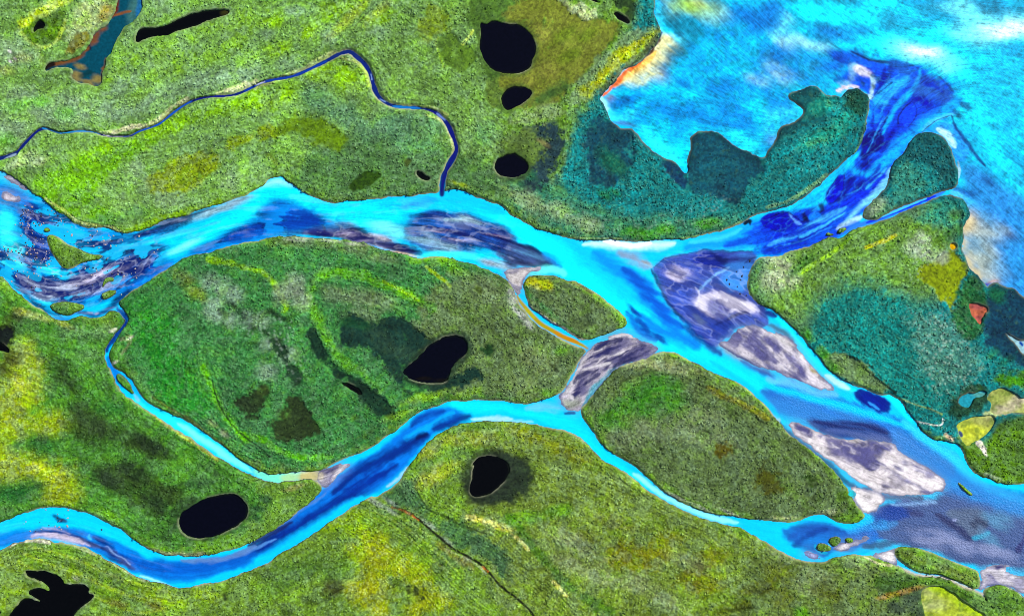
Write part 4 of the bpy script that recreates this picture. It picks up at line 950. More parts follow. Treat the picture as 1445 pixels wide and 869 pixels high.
for a_, q in enumerate(('32 260,640 400,670 560,690', '32 330,690 480,700 640,745', '32 420,650 560,665 680,710', '32 560,700 640,730 700,755')):
    ws(((20, 30, 90), (70, 90, 150))[a_ % 2], 9, q, 1.5, 1., .8)
ws((0, 206, 248), 15, '32 820,640 880,690 960,745 1050,765 1110,840 | 33 1160,60 1290,125 1445,150', 1.4, .3, .95)
ws((0, 200, 248), 12, '32 -20,440 120,470 260,520 420,545 560,590 760,660', 1.5, .4, .8)
ws((0, 190, 245), 16, '22 1120,300 1300,420 1445,540 | 32 60,620', 1.5, .4, .8)
wf((74, 86, 130), '33 620,300 800,250 980,220 1080,180 1230,240 1340,280 1445,300 | g 1700,770 1700,840 | 33 1445,640 1300,570 1190,600 1000,530 850,480 740,440', 6, .6, .4)
wf((26, 66, 150), '33 560,300 640,240 760,250 840,290 760,330 640,360 560,340', 6, .8, .8)
ripple = np.clip(.22 + .6*lake_m + 2.2*blur(region('33 420,400 700,220 1080,110 1250,200 1445,230 | g 1700,760 1700,860 | 33 1445,650 1190,600 850,490 560,430', 0), 8) + 1.1*blur(region('32 -20,400 500,520 900,700 1130,869 | 33 1000,60 | 32 500,740 100,620', 0), 8), 0, 3).astype(f4)
# --- the delta
wf((0, 82, 226), D_, 9, 1.0); wf((0, 46, 196), '31 -40,480 200,440 420,330 600,180 700,40 600,0 480,130 330,260 180,320 -40,340', 5, 1.2, .75); wf((0, 40, 190), '30 600,690 740,560 860,420 1000,500 900,640 740,780 600,869 520,869', 6, 1.4, .6)
wb((0, 70, 190), '30 420,310 380,380 440,440 480,320', 70, 40, 0, .85, 1)
ws((120, 190, 230), 26, '30 490,370 480,440 440,480 400,520', 1.4, 1, .8)
ws((226, 226, 236), 20, '30 500,395 545,400 590,420', 1.3, 1.3)
ws((216, 206, 220), 14, '30 392,515 420,500 470,485 520,490', 1.2, 1.4)
ws((170, 215, 235), 12, '30 590,420 600,470 590,530 580,560', 1.3, 1.4)
wb((16, 50, 60), '30 600,420 630,450 600,490 640,470 540,470', 22, 14, 60, .85, 1.6)
ws((8, 24, 90), 7, '30 470,290 500,305 550,330 620,350 690,350 740,346', 1.6, .9, .9)
ws((8, 36, 110), 7, '30 740,346 800,365 870,395', 1.4, .9, .8)
ws((20, 50, 120), 8, '30 960,430 1010,470 1050,520', 1.5, .8, .85)
ws((6, 30, 130), 16, '30 700,350 690,420 640,500', 1.6, 1, .8)
wb((20, 90, 180), '30 770,390 740,370', 60, 34, 30, .8)
ws((30, 170, 246), 28, '30 790,440 720,490 640,540 610,600', 1.5, .6, .95)
ws((0, 176, 250), 13, '30 862,390 848,450 815,510 760,560 720,620 680,690 650,760', 1.3, .5, 1)
ws((0, 130, 245), 20, '30 610,600 590,680 650,640', 1.5, .6, .8)
wb((30, 86, 170), '30 950,490 990,540 900,470 870,520', 80, 40, 30, .85)
wb((4, 8, 160), '30 890,575 870,560', 50, 24, 20, .95, 1)
wf((0, 60, 224), '30 735,665 770,600 820,556 842,610 835,660 795,715 750,700', 1.2, .4)
ws((4, 20, 110), 3, '30 740,700 735,665 770,600 820,556 842,610 835,660 795,715', 1, .5, .8)
ws((4, 12, 110), 5, '30 690,620 650,720 620,760', 1, .7, .9)
ws((0, 30, 190), 14, '30 760,700 700,740 670,800', 1.5, 1, .9)
wf((2, 4, 112), '30 530,800 560,745 640,735 660,800 640,869 560,869 | 31 580,30 520,60', 3, .7)
ws((0, 168, 250), 30, '30 1090,550 1000,640 900,700 800,770 720,840 | 31 650,60 560,130', 1.5, .5, 1)
ws((60, 190, 250), 10, '30 1060,640 1000,655 930,680 870,740', 1.3)
ws((30, 40, 80), 2.5, '30 1030,655 970,668 900,720 870,745', 1, .6, .9)
wf((30, 150, 240), '30 900,735 970,690 1030,680 1080,740 1130,820 1160,869 | 31 1090,60 1060,20 | 30 1010,780 960,750', 3, .5, .9)
ws((170, 232, 240), 15, '30 960,730 1010,760 1040,800 1060,830', 1.4, .8)
ws((6, 30, 120), 8, '30 1040,650 1060,720 1110,780 1150,840 | 31 1180,10 1230,70', 1.6, 1, .85)
wb((10, 60, 130), '30 1070,640 1120,600', 40, 18, 40, .8)
ws((150, 200, 220), 6, '31 1075,40 1085,90 1075,140', 1.3, 1.2, .9)
# delta channel
ws((0, 196, 250), 34, '31 0,345 120,300 220,250 320,170 420,80 500,0', 1.3, .4, 1)
ws((0, 200, 252), 26, '31 200,290 300,270 340,230', 1.4, .5, .9)
wf((2, 8, 168), '31 -40,350 80,314 130,322 150,350 205,375 208,410 160,432 80,442 10,425 -40,400', 1.2, .4)
ws((4, 10, 40), 3, '31 30,430 90,444 170,432 212,405', 1, .6, .8)
ws((100, 170, 250), 6, '31 125,330 150,370 200,400', 1.2, .6, .8)
wf((4, 10, 188), '31 318,262 350,190 400,120 445,105 432,200 390,262 340,285', 1.5, .4)
ws((4, 10, 60), 3, '31 440,115 432,200 390,262 345,282', 1, .6, .8)
wf((2, 4, 44), '31 200,320 235,350 240,385 290,395 220,418 190,360', 2, .6)
wf((0, 112, 230), '31 230,345 270,318 312,345 290,385 250,396', 1.5, .4)
ws((4, 8, 60), 9, '31 280,270 320,310 300,330', 1.3, 1, .9)
ws((0, 170, 245), 18, '31 470,60 500,100 540,110', 1.3)
wb((4, 10, 120), '31 520,180 470,150 560,60 540,210 620,190', 44, 26, -40, .95, 1.3)
ws((0, 40, 212), 26, '31 330,340 450,280 560,220 670,110', 1.6, .8, .9)
wb((0, 120, 220), '31 572,185', 22, 18, 0, 1, .4)
ws((0, 50, 200), 22, '31 0,490 150,440 330,370', 1.7, .8, .8)
ws((60, 170, 248), 14, '31 0,520 180,450 330,350 440,300', 1.5, .8, .9)
ws((110, 200, 250), 16, '31 420,400 520,310 600,250 660,180 690,80', 1.5, .7, .9)
ws((180, 232, 240), 14, '31 390,430 460,390 530,355', 1.4, .8, .9)
ws((20, 60, 220), 18, '31 300,480 420,440 520,390', 1.6, .7, .8)
ws((40, 120, 240), 14, '31 400,462 500,405 640,370 760,310 900,258 1000,214', 1.3, .4)
ws((0, 40, 215), 10, '31 560,390 700,335 830,285 950,238', 1.3, .6)
ws((60, 190, 250), 5, '31 640,360 780,298 900,252', 1.2, .6)
ws((0, 36, 180), 26, '31 -20,560 100,530 230,500', 1.6, .7, .8)
dm_ = blur(region(D_, 0), 3)
for rgb, hw, q in (((0, 14, 150), 12, '30 660,380 650,460 610,540'), ((0, 10, 140), 16, '30 600,770 560,840 540,869'), ((2, 10, 150), 13, '30 720,730 680,800 640,860'), ((0, 20, 170), 12, '31 640,60 600,130 540,190'), ((2, 8, 130), 14, '31 480,150 440,220 390,270'), ((0, 30, 190), 14, '31 20,470 160,450 300,400'), ((0, 20, 160), 10, '31 120,500 280,440 420,350'), ((0, 40, 190), 12, '30 880,470 940,480 990,520'), ((0, 60, 205), 14, '30 560,380 600,400 640,420'), ((0, 24, 170), 9, '30 600,640 590,700 610,740'), ((0, 150, 246), 9, '30 700,840 760,780 820,740'), ((60, 186, 250), 6, '31 180,470 300,420 440,330'), ((60, 186, 250), 6, '31 560,200 620,140 670,80'), ((40, 170, 250), 8, '30 640,640 680,560 740,500')):
    Wt.stroke(rgb, hw, q, 1.5, .8, .85, True)
for q in ('31 40,345 110,322 160,350 205,385', '30 738,700 735,665 770,605 822,556', '31 320,265 352,190 402,122', '30 590,560 640,520 700,470'):
    Wt.stroke((2, 6, 70), 3., q, 1.1, .6, .8)
for q in ('30 600,560 660,480 740,420', '30 640,700 720,600 790,520', '30 560,860 620,740 660,660', '31 120,480 300,420 500,310', '31 40,530 200,490 360,410', '31 440,230 540,190 640,90', '31 250,320 330,250 380,180'):
    Wt.stroke((50, 165, 248), 3., q, 1.6, .9, .5)
for q in ('30 590,640 640,560 700,500', '30 600,800 670,720 730,640', '30 660,860 740,800 830,740', '31 60,470 240,420 400,320', '31 460,170 520,110 560,60', '31 500,220 580,150 640,110', '31 330,330 420,300 500,250', '31 560,180 610,150 640,100', '30 860,470 900,440 960,470', '30 880,640 940,600 1000,590', '31 140,510 260,470 330,440', '30 700,560 740,500 790,460'):
    Wt.stroke((0, 20, 150), 3.2, q, 1.6, 1.2, .5)
br_ = lic(fbm(9, 631, 3), 9, 1.2)
m_ = sstep(br_, .58, .68)*dm_; Wt.mix((slice(0, NY), slice(0, NX)), (0, 12, 150), m_*.22)
m_ = (1 - sstep(np.abs(br_ - .47), .012, .04))*dm_; Wt.mix((slice(0, NY), slice(0, NX)), (60, 170, 250), m_*.18)
m_ = (1 - sstep(np.abs(br_ - .6), .006, .022))*dm_; Wt.mix((slice(0, NY), slice(0, NX)), (4, 8, 60), m_*.25)
sw_ = stir(Wt.c, 3, 1.0, .8, 1.8)*np.clip(1 + (FINE - .5)*.7 + (N3 - .5)*.5, .4, 1.6)[..., None]
Wt.c += (sw_ - Wt.c)*dm_[..., None]
# rapids: many thin interwoven threads
rp_ = blur(region('01 100,270 300,300 480,430 700,480 820,470 960,540 900,640 760,740 600,820 400,860 180,840 60,740 -60,640 -60,520 120,520', 0), 6)
b2_ = lic(fbm(6, 651, 3), 8, 1.2); b3_ = lic(fbm(10, 653, 3), 10, 1.3)
m_ = sstep(b2_, .45, .56)*rp_; Wt.mix((slice(0, NY), slice(0, NX)), (8, 22, 92), m_*.8)
m_ = (1 - sstep(b3_, .34, .42))*rp_; Wt.mix((slice(0, NY), slice(0, NX)), (20, 196, 246), m_*.7)
m_ = (1 - sstep(np.abs(b3_ - .6), .01, .05))*rp_; Wt.mix((slice(0, NY), slice(0, NX)), (170, 176, 204), m_*.32)
up_ = blur(region('01 860,600 1000,560 1200,500 1445,420 | 11 120,270 280,290 440,360 560,395 300,440 60,470 | 01 1300,530 1000,600', 0), 6)
m_ = sstep(b3_, .54, .64)*up_; Wt.mix((slice(0, NY), slice(0, NX)), (0, 50, 150), m_*.7)
m_ = (1 - sstep(b3_, .36, .44))*up_; Wt.mix((slice(0, NY), slice(0, NX)), (0, 150, 232), m_*.6)
# the same braiding over the shoals
sh_ = np.clip(blur(region(F_, 0), 4) + blur(region('01 60,660 300,660 600,600 900,560 860,640 600,760 300,840 100,780', 0), 4)*.9 + blur(region('11 830,400 1000,315 1180,335 1440,430 1440,540 1000,555', 0), 4) + blur(region('11 230,440 520,385 780,497 945,565 700,535 310,470', 0), 3) + .7*0, 0, 1)
m_ = (1 - sstep(np.abs(br_ - .53), .01, .09))*sh_; Wt.mix((slice(0, NY), slice(0, NX)), (170, 176, 200), m_*.24)
m_ = sstep(br_, .56, .64)*sh_; Wt.mix((slice(0, NY), slice(0, NX)), (18, 28, 100), m_*.45)
# the west bay is bluer and finely mottled
wb_ = blur(region('20 500,560 700,470 900,380 1100,150 1445,60 | 30 150,330 350,300 440,420 300,500 150,640 30,820 | 20 1350,830 1170,730 1010,740 975,860 720,740', 0), 10)
mot = fbm(7, 661, 3)
Wt.mix((slice(0, NY), slice(0, NX)), (0, 118, 205), wb_*sstep(mot*.5 + STREAK*.25 + fbm(24, 663)*.35, .42, .68)*.6)
lk_ = blur(region(f_, 0), 4)*(1 - dm_)
Wt.c *= np.clip(1 + (.5*(N3 - .5) + .7*(FINE - .5) + .5*(mot - .5))*lk_, .4, 1.7)[..., None]
# --- still pools share the sheet
def pf(rgb, k, spread=2.5):
    Wt.mix((slice(0, NY), slice(0, NX)), rgb, np.clip(blur(region(POOLS[k], 0), spread)*10, 0, 1))
for k in ('round', 'oval', 'third', 'slot', 'wedge', 'north_slot', 'heart', 'slug', 'sausage', 'kidney', 'ragged', 'edge', 'dark_nook', 'chip', 'bog_eye'):
    pf((3, 5, 22) if k in ('round', 'third', 'sausage', 'heart', 'oval') else (4, 4, 8), k)
wb((30, 24, 6), '12 950,400 1060,410', 50, 12, 0, .5); wb((60, 58, 20), '00 1265,75 1290,70', 24, 24, 0, .9)
t_ = Wt
pf((8, 84, 104), 'teal')
wb((70, 130, 125), '00 760,40 740,100 780,20', 34, 50, 0, .8); wb((24, 120, 190), '00 790,20 780,70', 16, 40, 0, .8)
ws((120, 40, 14), 16, '00 660,0 650,50 630,100', 1.3); ws((150, 90, 46), 7, '00 640,90 690,75 740,65', 1.4, 1)
wb((140, 84, 44), '00 550,190 585,165 530,225', 34, 20, -50, .9, 1.3); ws((30, 26, 60), 9, '00 500,240 490,290 510,270', 1.4, 1)
ws((130, 84, 42), 14, '00 300,365 380,345 450,325 500,270', 1.5, 1); ws((40, 26, 20), 14, '00 240,390 280,370 300,360', 1.4, 1)
ws((130, 90, 50), 10, '00 600,330 590,380 570,440', 1.5, 1.3)
wb((156, 140, 74), '00 435,420 545,455 500,470 430,440 560,440 450,375', 34, 18, 20, .9, 1.2)
wb((16, 60, 60), '00 470,430 500,410', 30, 14, 0, .7)
pf((226, 120, 84), 'coral'); wb((206, 100, 110), '31 1180,860 | 32 1200,60', 40, 20, 0, .6)
pf((255, 196, 10), 'amber')
pf((206, 226, 66), 'algae'); wb((190, 200, 130), '33 900,740 960,800 900,800', 60, 40, 0, .7, 1.2); wb((196, 236, 20), '33 1100,800 1180,850 1010,730 940,705', 60, 30, 30, .8)
pf((214, 226, 84), 'lime'); wb((190, 196, 110), '32 1240,640 1200,620', 60, 30, -20, .7, 1.2); wb((230, 240, 60), '32 1130,690 1180,710', 50, 34, -20, .8, 1); ws((70, 90, 130), 7, '32 1085,700 1095,725', 1.2)
pf((196, 206, 110), 'lime_upper'); wb((226, 214, 176), '32 1390,550 1300,590 1420,520', 60, 34, -20, .8, 1.1); wb((170, 190, 80), '32 1330,480 1280,510', 60, 20, 0, .7, 1.2)
pf((40, 176, 196), 'aqua'); wb((110, 190, 170), '32 1200,490', 40, 14, 0, .7)
pf((40, 226, 236), 'jewel')
lp_ = np.clip(sum(blur(region(POOLS[k], 0), 1) for k in ('algae', 'lime', 'lime_upper', 'coral')), 0, 1)
Wt.c *= (1 + lp_*((fbm(7, 671, 4) - .5)*.8 + (N3 - .5)*.3 - .08))[..., None]
Wt.mix((slice(0, NY), slice(0, NX)), (120, 150, 60), lp_*sstep(fbm(11, 673, 4), .58, .72)*.55*(1 - np.clip(blur(region(POOLS['coral'], 0), 1), 0, 1)))
pf((170, 225, 235), 'rivulet'); ws((0, 80, 180), 6, '32 1425,195 1440,215', 1.2)
# --- creeks
ws((14, 36, 104), 40, TOP_CREEK[0], 1, 0)
CP = smooth_line(P(TOP_CREEK[0]), False, 2)
ws((40, 150, 215), 9, '00 240,722 300,745 360,755 420,745 500,740 560,755', 1.4, .8, .9); ws((14, 30, 110), 8, '00 130,830 170,780 215,735', 1.4, .8)
ws((190, 190, 200), 6, '00 585,760 640,764 700,765', 1.3, .9); ws((20, 90, 190), 8, '00 700,770 780,740 860,722 930,680 1000,622 1080,572', 1.4, .8, .8)
ws((14, 28, 120), 7, '00 1120,558 1200,546 1320,540', 1.4, .8); ws((16, 60, 160), 8, '00 1380,515 1440,485 | 10 100,450 200,435 300,395 400,345', 1.4, .8, .8)
ws((180, 190, 215), 6, '10 0,480 50,462', 1.4, .8, .8); ws((12, 30, 120), 8, '10 560,320 640,400 660,470 690,545', 1.5, .9, .8)
ws((120, 150, 205), 4, '10 650,420 655,450', 1.2); ws((120, 150, 205), 4, '10 700,560 730,575', 1.2); ws((20, 120, 200), 8, '10 770,600 850,607 930,612', 1.4, .8, .9)
ws((12, 16, 110), 9, '10 980,622 1060,660 1100,730 1130,830 | 11 1120,10 1070,110 1045,215', 1.5, .8, .9); ws((110, 140, 205), 5, '10 1020,640 1070,680', 1.4, .8, .8)
ws((166, 146, 10), 12, YELLOW_CREEK, 1, 0); ws((170, 166, 24), 8, '22 75,5 130,60', 1.4, .8); ws((186, 128, 8), 9, '22 240,135 300,170 380,200', 1.3, .8)
ws((150, 176, 190), 6, '00 20,905 60,885 90,869', 1.3, .8, .8)

# ================================================================ bare sand, gravel and mud
Sd = Layer((196, 188, 188))
def ss(rgb, hw, txt, soft=1.3, e=1., op=1): Sd.stroke(rgb, hw, txt, soft, e, op, True)
def sf(rgb, txt, soft=3, e=1., op=1): Sd.fill(rgb, txt, soft, e, op, True)
def sb(rgb, txt, rx, ry=None, rot=0, op=1, e=1.): Sd.blob(rgb, txt, rx, ry, rot, op, e, True)
sf((224, 214, 214), BARS['great'], 3, 0)
sf((78, 76, 118), '32 110,630 180,640 260,690 275,720 230,730 150,680', 3, .8)
sf((130, 122, 150), '32 300,700 420,730 470,760 480,830 420,869 340,800', 4, 1.2, .9)
sf((66, 66, 118), '32 470,740 600,745 715,768 690,800 640,815 580,830 560,869 500,850 480,790', 3, .8)
sf((70, 68, 120), '33 530,-10 640,-30 640,20 610,38 560,30', 1.5, .4)
ss((66, 68, 130), 16, '33 820,10 860,50 930,80', 1.6, 1.4, .9); sb((80, 80, 130), '33 780,10 740,40 900,170', 34, 16, 30, .8, 1.4)
ss((80, 78, 130), 9, '33 870,175 930,165 990,150', 1.6, 1, .8); sb((90, 88, 140), '33 660,130 800,110', 20, 10, 20, .8)
sb((130, 120, 140), '32 400,770 430,800', 40, 30, 50, .7, 1.3)
sf((236, 228, 224), BARS['white'], 3, 0); sb((210, 196, 190), '33 600,210 560,180', 60, 30, 20, .5)
sf((206, 198, 206), BARS['upper'], 3, 0)
sf((84, 84, 140), '32 -10,150 60,190 90,240 60,280 20,240', 4, 1.2, .9); ss((70, 70, 130), 18, '32 110,280 170,330 210,365', 1.6, 1.2, .95)
ss((80, 80, 130), 16, '32 -10,320 80,370 200,425', 1.6, 1.2, .9); sf((58, 62, 126), '22 1245,140 1330,110 1445,160 1445,300 1400,310 1360,250 1280,190', 5, 1.4, .8)
sb((74, 70, 100), '22 1390,260 1430,290', 40, 20, 40, .9); ss((230, 222, 226), 9, '22 1330,95 1445,125', 1.4, .6)
ss((216, 212, 210), 12, '32 20,120 120,190 200,260 300,380', 1.6, .8, .8)
ss((176, 160, 90), 9, '32 240,320 300,380 350,410', 1.6, .6, .8)
sf((168, 160, 172), BARS['channel'], 3, 0)
sf((44, 44, 92), '22 470,230 520,180 600,180 650,195 600,230 520,270 440,290', 4, 1.3)
sf((36, 36, 88), '22 560,330 620,270 720,215 760,190 800,220 760,270 660,300 600,330', 4, 1.2)
sf((40, 40, 92), '22 340,440 380,380 460,360 500,350 470,400 420,460 350,480', 4, 1.2, .9)
ss((216, 210, 212), 14, '22 540,170 620,145 700,165', 1.5, .6); ss((206, 200, 206), 9, '22 550,275 620,250', 1.4, .8)
ss((150, 142, 160), 14, '22 400,350 500,330 560,300', 1.6, 1.2, .9); ss((190, 184, 188), 14, '22 320,450 300,490 370,500', 1.6, 1)
ss((80, 160, 176), 12, '22 590,335 540,390 480,450 420,520 400,560', 1.5, .6, .95); ss((186, 182, 180), 9, '22 420,260 380,320 330,410 290,490', 1.5, .8)
sb((150, 156, 140), '22 320,530 300,550', 60, 30, -10, .9)
sf((206, 198, 200), BARS['mouth'], 3, 0); ss((70, 64, 110), 12, '13 370,60 430,35 470,15', 1.5, 1.4, .9); sb((206, 130, 70), '13 480,5', 14, 8, 0, .8); sb((190, 176, 120), '13 330,75', 40, 16, 0, .8)
ss((90, 84, 130), 6, '13 400,110 450,70', 1.5, 1.4, .8)
sf((196, 190, 200), BARS['corner'], 3, 0); sf((56, 54, 110), '33 1250,590 1310,575 1390,580 1340,610 1280,605', 2.5, .8); ss((230, 226, 228), 14, '33 1320,620 1390,650 1445,665', 1.5, .9)
ss((90, 90, 140), 8, '33 1230,630 1270,650 1290,680', 1.5, 1.2, .8); sb((80, 90, 60), '33 1400,640 1430,660', 30, 12, 20, .8, 1.4)
sf((226, 218, 220), BARS['notch'], 3, 0); sf((222, 214, 216), BARS['spit'], 3, 0); ss((80, 84, 130), 8, '33 380,490 430,470', 1.5, 1.2, .8)
sf((200, 192, 188), BARS['rim'], 3, 0); ss((90, 84, 120), 8, '21 -40,680 40,650 100,640', 1.6, 1.6, .8); ss((110, 90, 80), 5, '21 40,700 40,760', 1.4, 1.4, .7); ss((120, 110, 140), 7, '21 -50,700 0,740', 1.5, 1.4, .7)
sf((170, 166, 176), BARS['left_upper'], 3, 0); ss((90, 96, 130), 6, '01 30,140 90,170', 1.5, 1.2, .7); sf((186, 176, 184), BARS['left_lower'], 3, 0); ss((90, 84, 110), 5, '01 20,220 80,250', 1.5, 1.2, .8)
sf((148, 158, 210), BARS['lens'], 2, 0); sf((196, 186, 196), BARS['elbow'], 2, 0); sf((206, 200, 208), BARS['ridge'], 2, 0)
for a_, q in enumerate(('22 430,300 500,240 600,215', '22 400,330 480,300 560,290', '22 520,360 600,300 720,250', '22 350,470 400,430 450,380', '22 330,500 380,470', '22 600,330 690,270 780,235', '22 370,400 430,380 520,350')):
    ss((38, 38, 90) if a_ % 3 else (120, 114, 140), 9, q, 1.4, 1.6, .9)
for a_, q in enumerate(('22 440,270 540,215 640,165', '22 470,320 560,260 640,225', '22 560,330 650,290 740,270', '22 300,490 350,430 390,330', '22 400,470 440,430 480,370')):
    ss((206, 198, 202), 5, q, 1.4, 1.6, .85)
for a_, q in enumerate(('32 190,700 280,780 360,850', '32 330,740 420,800 480,869', '33 440,30 520,100 640,150', '33 640,40 760,90 880,160', '33 700,-10 800,60 950,130', '32 480,780 500,840')):
    ss((120, 116, 150) if a_ % 2 else (240, 232, 230), 8, q, 1.5, 1.8, .7)
for a_, q in enumerate(('32 30,170 100,250 160,330', '32 60,220 140,310 240,400', '32 20,260 90,330 180,390', '22 1290,150 1360,220 1430,330', '32 160,260 240,350 320,420')):
    ss((90, 88, 140) if a_ % 2 else (226, 218, 222), 7, q, 1.5, 1.8, .8)
sf((86, 84, 128), '32 290,700 470,737 620,757 702,769 690,812 645,822 600,862 | 33 620,10 560,36 530,0 | 32 490,850 430,800 350,770', 4, 1.2, .8)
for a_, q in enumerate(('32 420,760 470,800 500,869', '32 500,770 530,830 560,869', '32 360,740 400,790 430,850', '32 600,775 610,800 600,830', '33 700,-20 760,30 860,90', '33 640,-10 690,60 800,120', '33 800,10 880,60 970,110')):
    ss((226, 218, 222) if a_ % 2 == 0 else (110, 106, 146), 6, q, 1.5, 1.6, .75)
bs_ = lic(fbm(12, 641, 4), 6, 1.2)
dk_ = sstep(bs_, .55, .62)*sstep(fbm(40, 643, 2), .38, .55); Sd.mix((slice(0, NY), slice(0, NX)), (84, 82, 130), dk_*.5)
Sd.mix((slice(0, NY), slice(0, NX)), (240, 232, 230), (1 - sstep(np.abs(bs_ - .47), .01, .07))*.32)
for k in ('white', 'notch', 'spit'): Sd.fill((232, 224, 222), BARS[k], 2, 0, .75)
Sd.c = stir(Sd.c, 4, 1.2, .5, 4.5); Sd.c *= np.clip(1 + (FINE - .5)*.7 + (STREAK - .5)*.6 + (N5 - .5)*.4, .4, 1.6)[..., None]
Sd.mix((slice(0, NY), slice(0, NX)), (92, 88, 126), blur(region('22 480,215 640,165 760,200 820,240 700,300 600,350 520,420 440,500 380,560 310,520 340,440 400,310', 0), 4)*sstep(bs_*.6 + STREAK*.4, .38, .56)*.85)
vm_ = blur(region('22 1170,205 1240,130 1330,100 1445,140 1445,340 1300,270 | 32 -10,340 -10,140 70,180 150,270 250,380 300,440 100,385', 0), 4) + blur(region('32 120,640 300,690 470,735 640,752 720,768 690,830 640,869 | 33 640,30 540,40 480,10 | 32 420,850 300,770 200,720', 0), 4)
Sd.mix((slice(0, NY), slice(0, NX)), (84, 82, 134), np.clip(vm_, 0, 1)*sstep(bs_*.5 + STREAK*.35 + N8*.15, .4, .58)*.85)
for a_, q in enumerate(('22 470,235 530,190 620,185', '22 440,280 520,255 620,215', '22 570,335 660,270 760,205', '22 620,330 700,285 790,235', '22 350,430 400,375 490,350', '22 350,470 430,420 500,370', '22 330,500 390,475', '22 520,310 600,280 660,240', '22 420,300 460,270')):
    ss((30, 32, 84), (13, 9, 14, 10, 12, 9, 7, 5, 5)[a_], q, 1.5, 2.2, .85)
for a_, q in enumerate(('22 540,170 620,142 700,165', '22 550,278 640,245', '22 430,250 380,330 330,420 290,490', '22 400,350 480,330 560,310', '22 310,480 350,520')):
    ss((214, 208, 210), (9, 6, 7, 7, 9)[a_], q, 1.3, 1.3, .85)
ss((70, 170, 190), 10, '22 640,320 560,380 500,440 440,510 400,560', 1.4, .5, .9)
print('water painted', time.perf_counter() - T0)
# ================================================================ where is land, where is water
LOD = {}
L = 1 - region(WATER, .75, seed=3)
print('shore', time.perf_counter() - T0)
IDS = np.zeros((NY, NX), np.int16)
for n, (k, txt) in enumerate(ISLANDS.items()):
    r = region(txt, .65 if len(txt) > 200 else .3, seed=100+n)
    L = np.maximum(L, r)
    IDS[blur(r, 2.2) > .04] = n + 1
lefts = region(WATER, 0)                       # creek beds cut into the land
def cut(txt, hw):
    global L
    p = smooth_line(P(txt), False, 3)
    r = np.random.default_rng(len(txt)).normal(size=len(p)); r = np.convolve(r, np.ones(5)/2.2, 'same')
    w, d = line_dist(p, np.maximum(.8, np.interp(np.linspace(0, 1, len(p)), np.linspace(0, 1, len(hw)), hw)*(1 + .14*r)), 2.2)
    m = np.zeros((NY, NX), f4); m[w] = 1 - sstep(d, .65, 1.35)
    L = np.minimum(L, 1 - m); return m
CREEK_TOP = cut(TOP_CREEK[0], (2.8, 1.8, 1.3, 1.2, 1.1, 1.4, 1.5, 1.6, 2.0, 2.4, 3.4, 2.4, 1.7, 2.7, 3.4, 4.2))
CREEK_YELLOW = cut(YELLOW_CREEK, (2.2, 3.2, 4.2, 4.4, 3.0))
CREEK_LEFT = region('02 600,-20 730,-20 740,90 640,200 640,330 760,420 860,530 1000,590 1200,720 1400,850 | 13 60,40 200,50 345,55 350,105 120,130 -20,110 | 03 1250,30 | 02 1000,720 780,600 640,430 570,300 600,180 660,100', 0)
BAR_ID = {}
BAR = np.zeros((NY, NX), f4); BARMASK = {}
for n, (k, txt) in enumerate(BARS.items()):
    r = region(txt, .95, seed=300+n)*(1 - sstep(blur(L, .8), .35, .75)) if k != 'elbow' else region(txt, .3, seed=300+n)*np.maximum(CREEK_TOP, blur(CREEK_TOP, 2)*1.5).clip(0, 1)
    BAR = np.maximum(BAR, r)
    IDS[(blur(r, 3) > .05) & (L < .8) & (IDS == 0)] = 100 + n
POOLM = {}
for n, (k, txt) in enumerate(POOLS.items()):
    POOLM[k] = region(txt, .6 if k not in ('round', 'sausage', 'kidney', 'slot') else .45, seed=500+n)
print('masks', time.perf_counter() - T0)

# ================================================================ the shape of the ground
L1 = blur(L, .7); B1 = blur(BAR, .7)
PEAT = sstep(fbm(40, 91, 3), .38, .52)                    # steep cut banks here, gentle silty ones elsewhere
for k in ('sliver', 'twin_east', 'twin_west', 'twin_tuft', 'bead_large', 'bead_small', 'bead_low', 'rapids_bar', 'rapids_tuft', 'creek'):
    PEAT = np.maximum(PEAT, np.clip(blur(region(ISLANDS[k], 0), 3)*6, 0, 1))
LW = np.minimum(L1, blur(L, 2.6)*1.05); L1 = np.where(L1 > .5, L1*PEAT + np.maximum(LW, .505)*(1 - PEAT), L1).astype(f4)
inland = sstep(L1, .55, .98)
R = np.clip(REL.c[..., 0]*2, 0, 1.3)
d1, id1 = worley(2.9, 5); d2, id2 = worley(4.6, 6); d3, id3 = worley(1.9, 8)
big = (id2 > .45)
tuss = np.clip(1 - (d1/.72)**2, 0, 1)*(.3 + .8*id1)*.62
bush = np.clip(1 - (d2/.55)**2, 0, 1)**.6*np.where(big, .5 + .7*id2, 0)*.85*sstep(R, .35, .8)
fine = np.clip(1 - (d3/.8)**2, 0, 1)*(.3 + .7*id3)*.36
roll = (fbm(70, 81, 3) - .5)*1.2 + (N8 - .5)*.7 + (STREAK - .5)*.5
# the plants' grain runs with the old shorelines, as the floods combed it
gsum = blur(L, 9) + 1.6*blur(L, 24) + 2.4*blur(L, 55) + .05*fbm(80, 701, 2)
gy_, gx_ = np.gradient(gsum); gl_ = np.sqrt(gx_*gx_ + gy_*gy_) + 1e-7
keepF = (FX, FY); FX, FY = (-gy_/gl_).astype(f4), (gx_/gl_).astype(f4)
COMB = lic(np.random.default_rng(703).random((NY, NX)).astype(f4), 4, 1.0); COMB2 = lic(fbm(4, 705, 2), 14, 1.4)
FX, FY = keepF
relief = np.maximum(tuss*(.25 + .75*R), bush) + fine*.7 + .55*(COMB - .5) + .8*(COMB2 - .5) + .2*(WHITE - .5)
pool_all = np.zeros((NY, NX), f4)
for m in POOLM.values(): pool_all = np.maximum(pool_all, m)
near_pool = blur(pool_all, 3)
relief *= inland*(1 - np.clip(near_pool*3, 0, 1)*.8)*np.clip(.3 + R, 0, 1.15)
relief *= .6
roll += 1.5*np.clip(blur(R, .7), 0, 1) - .6
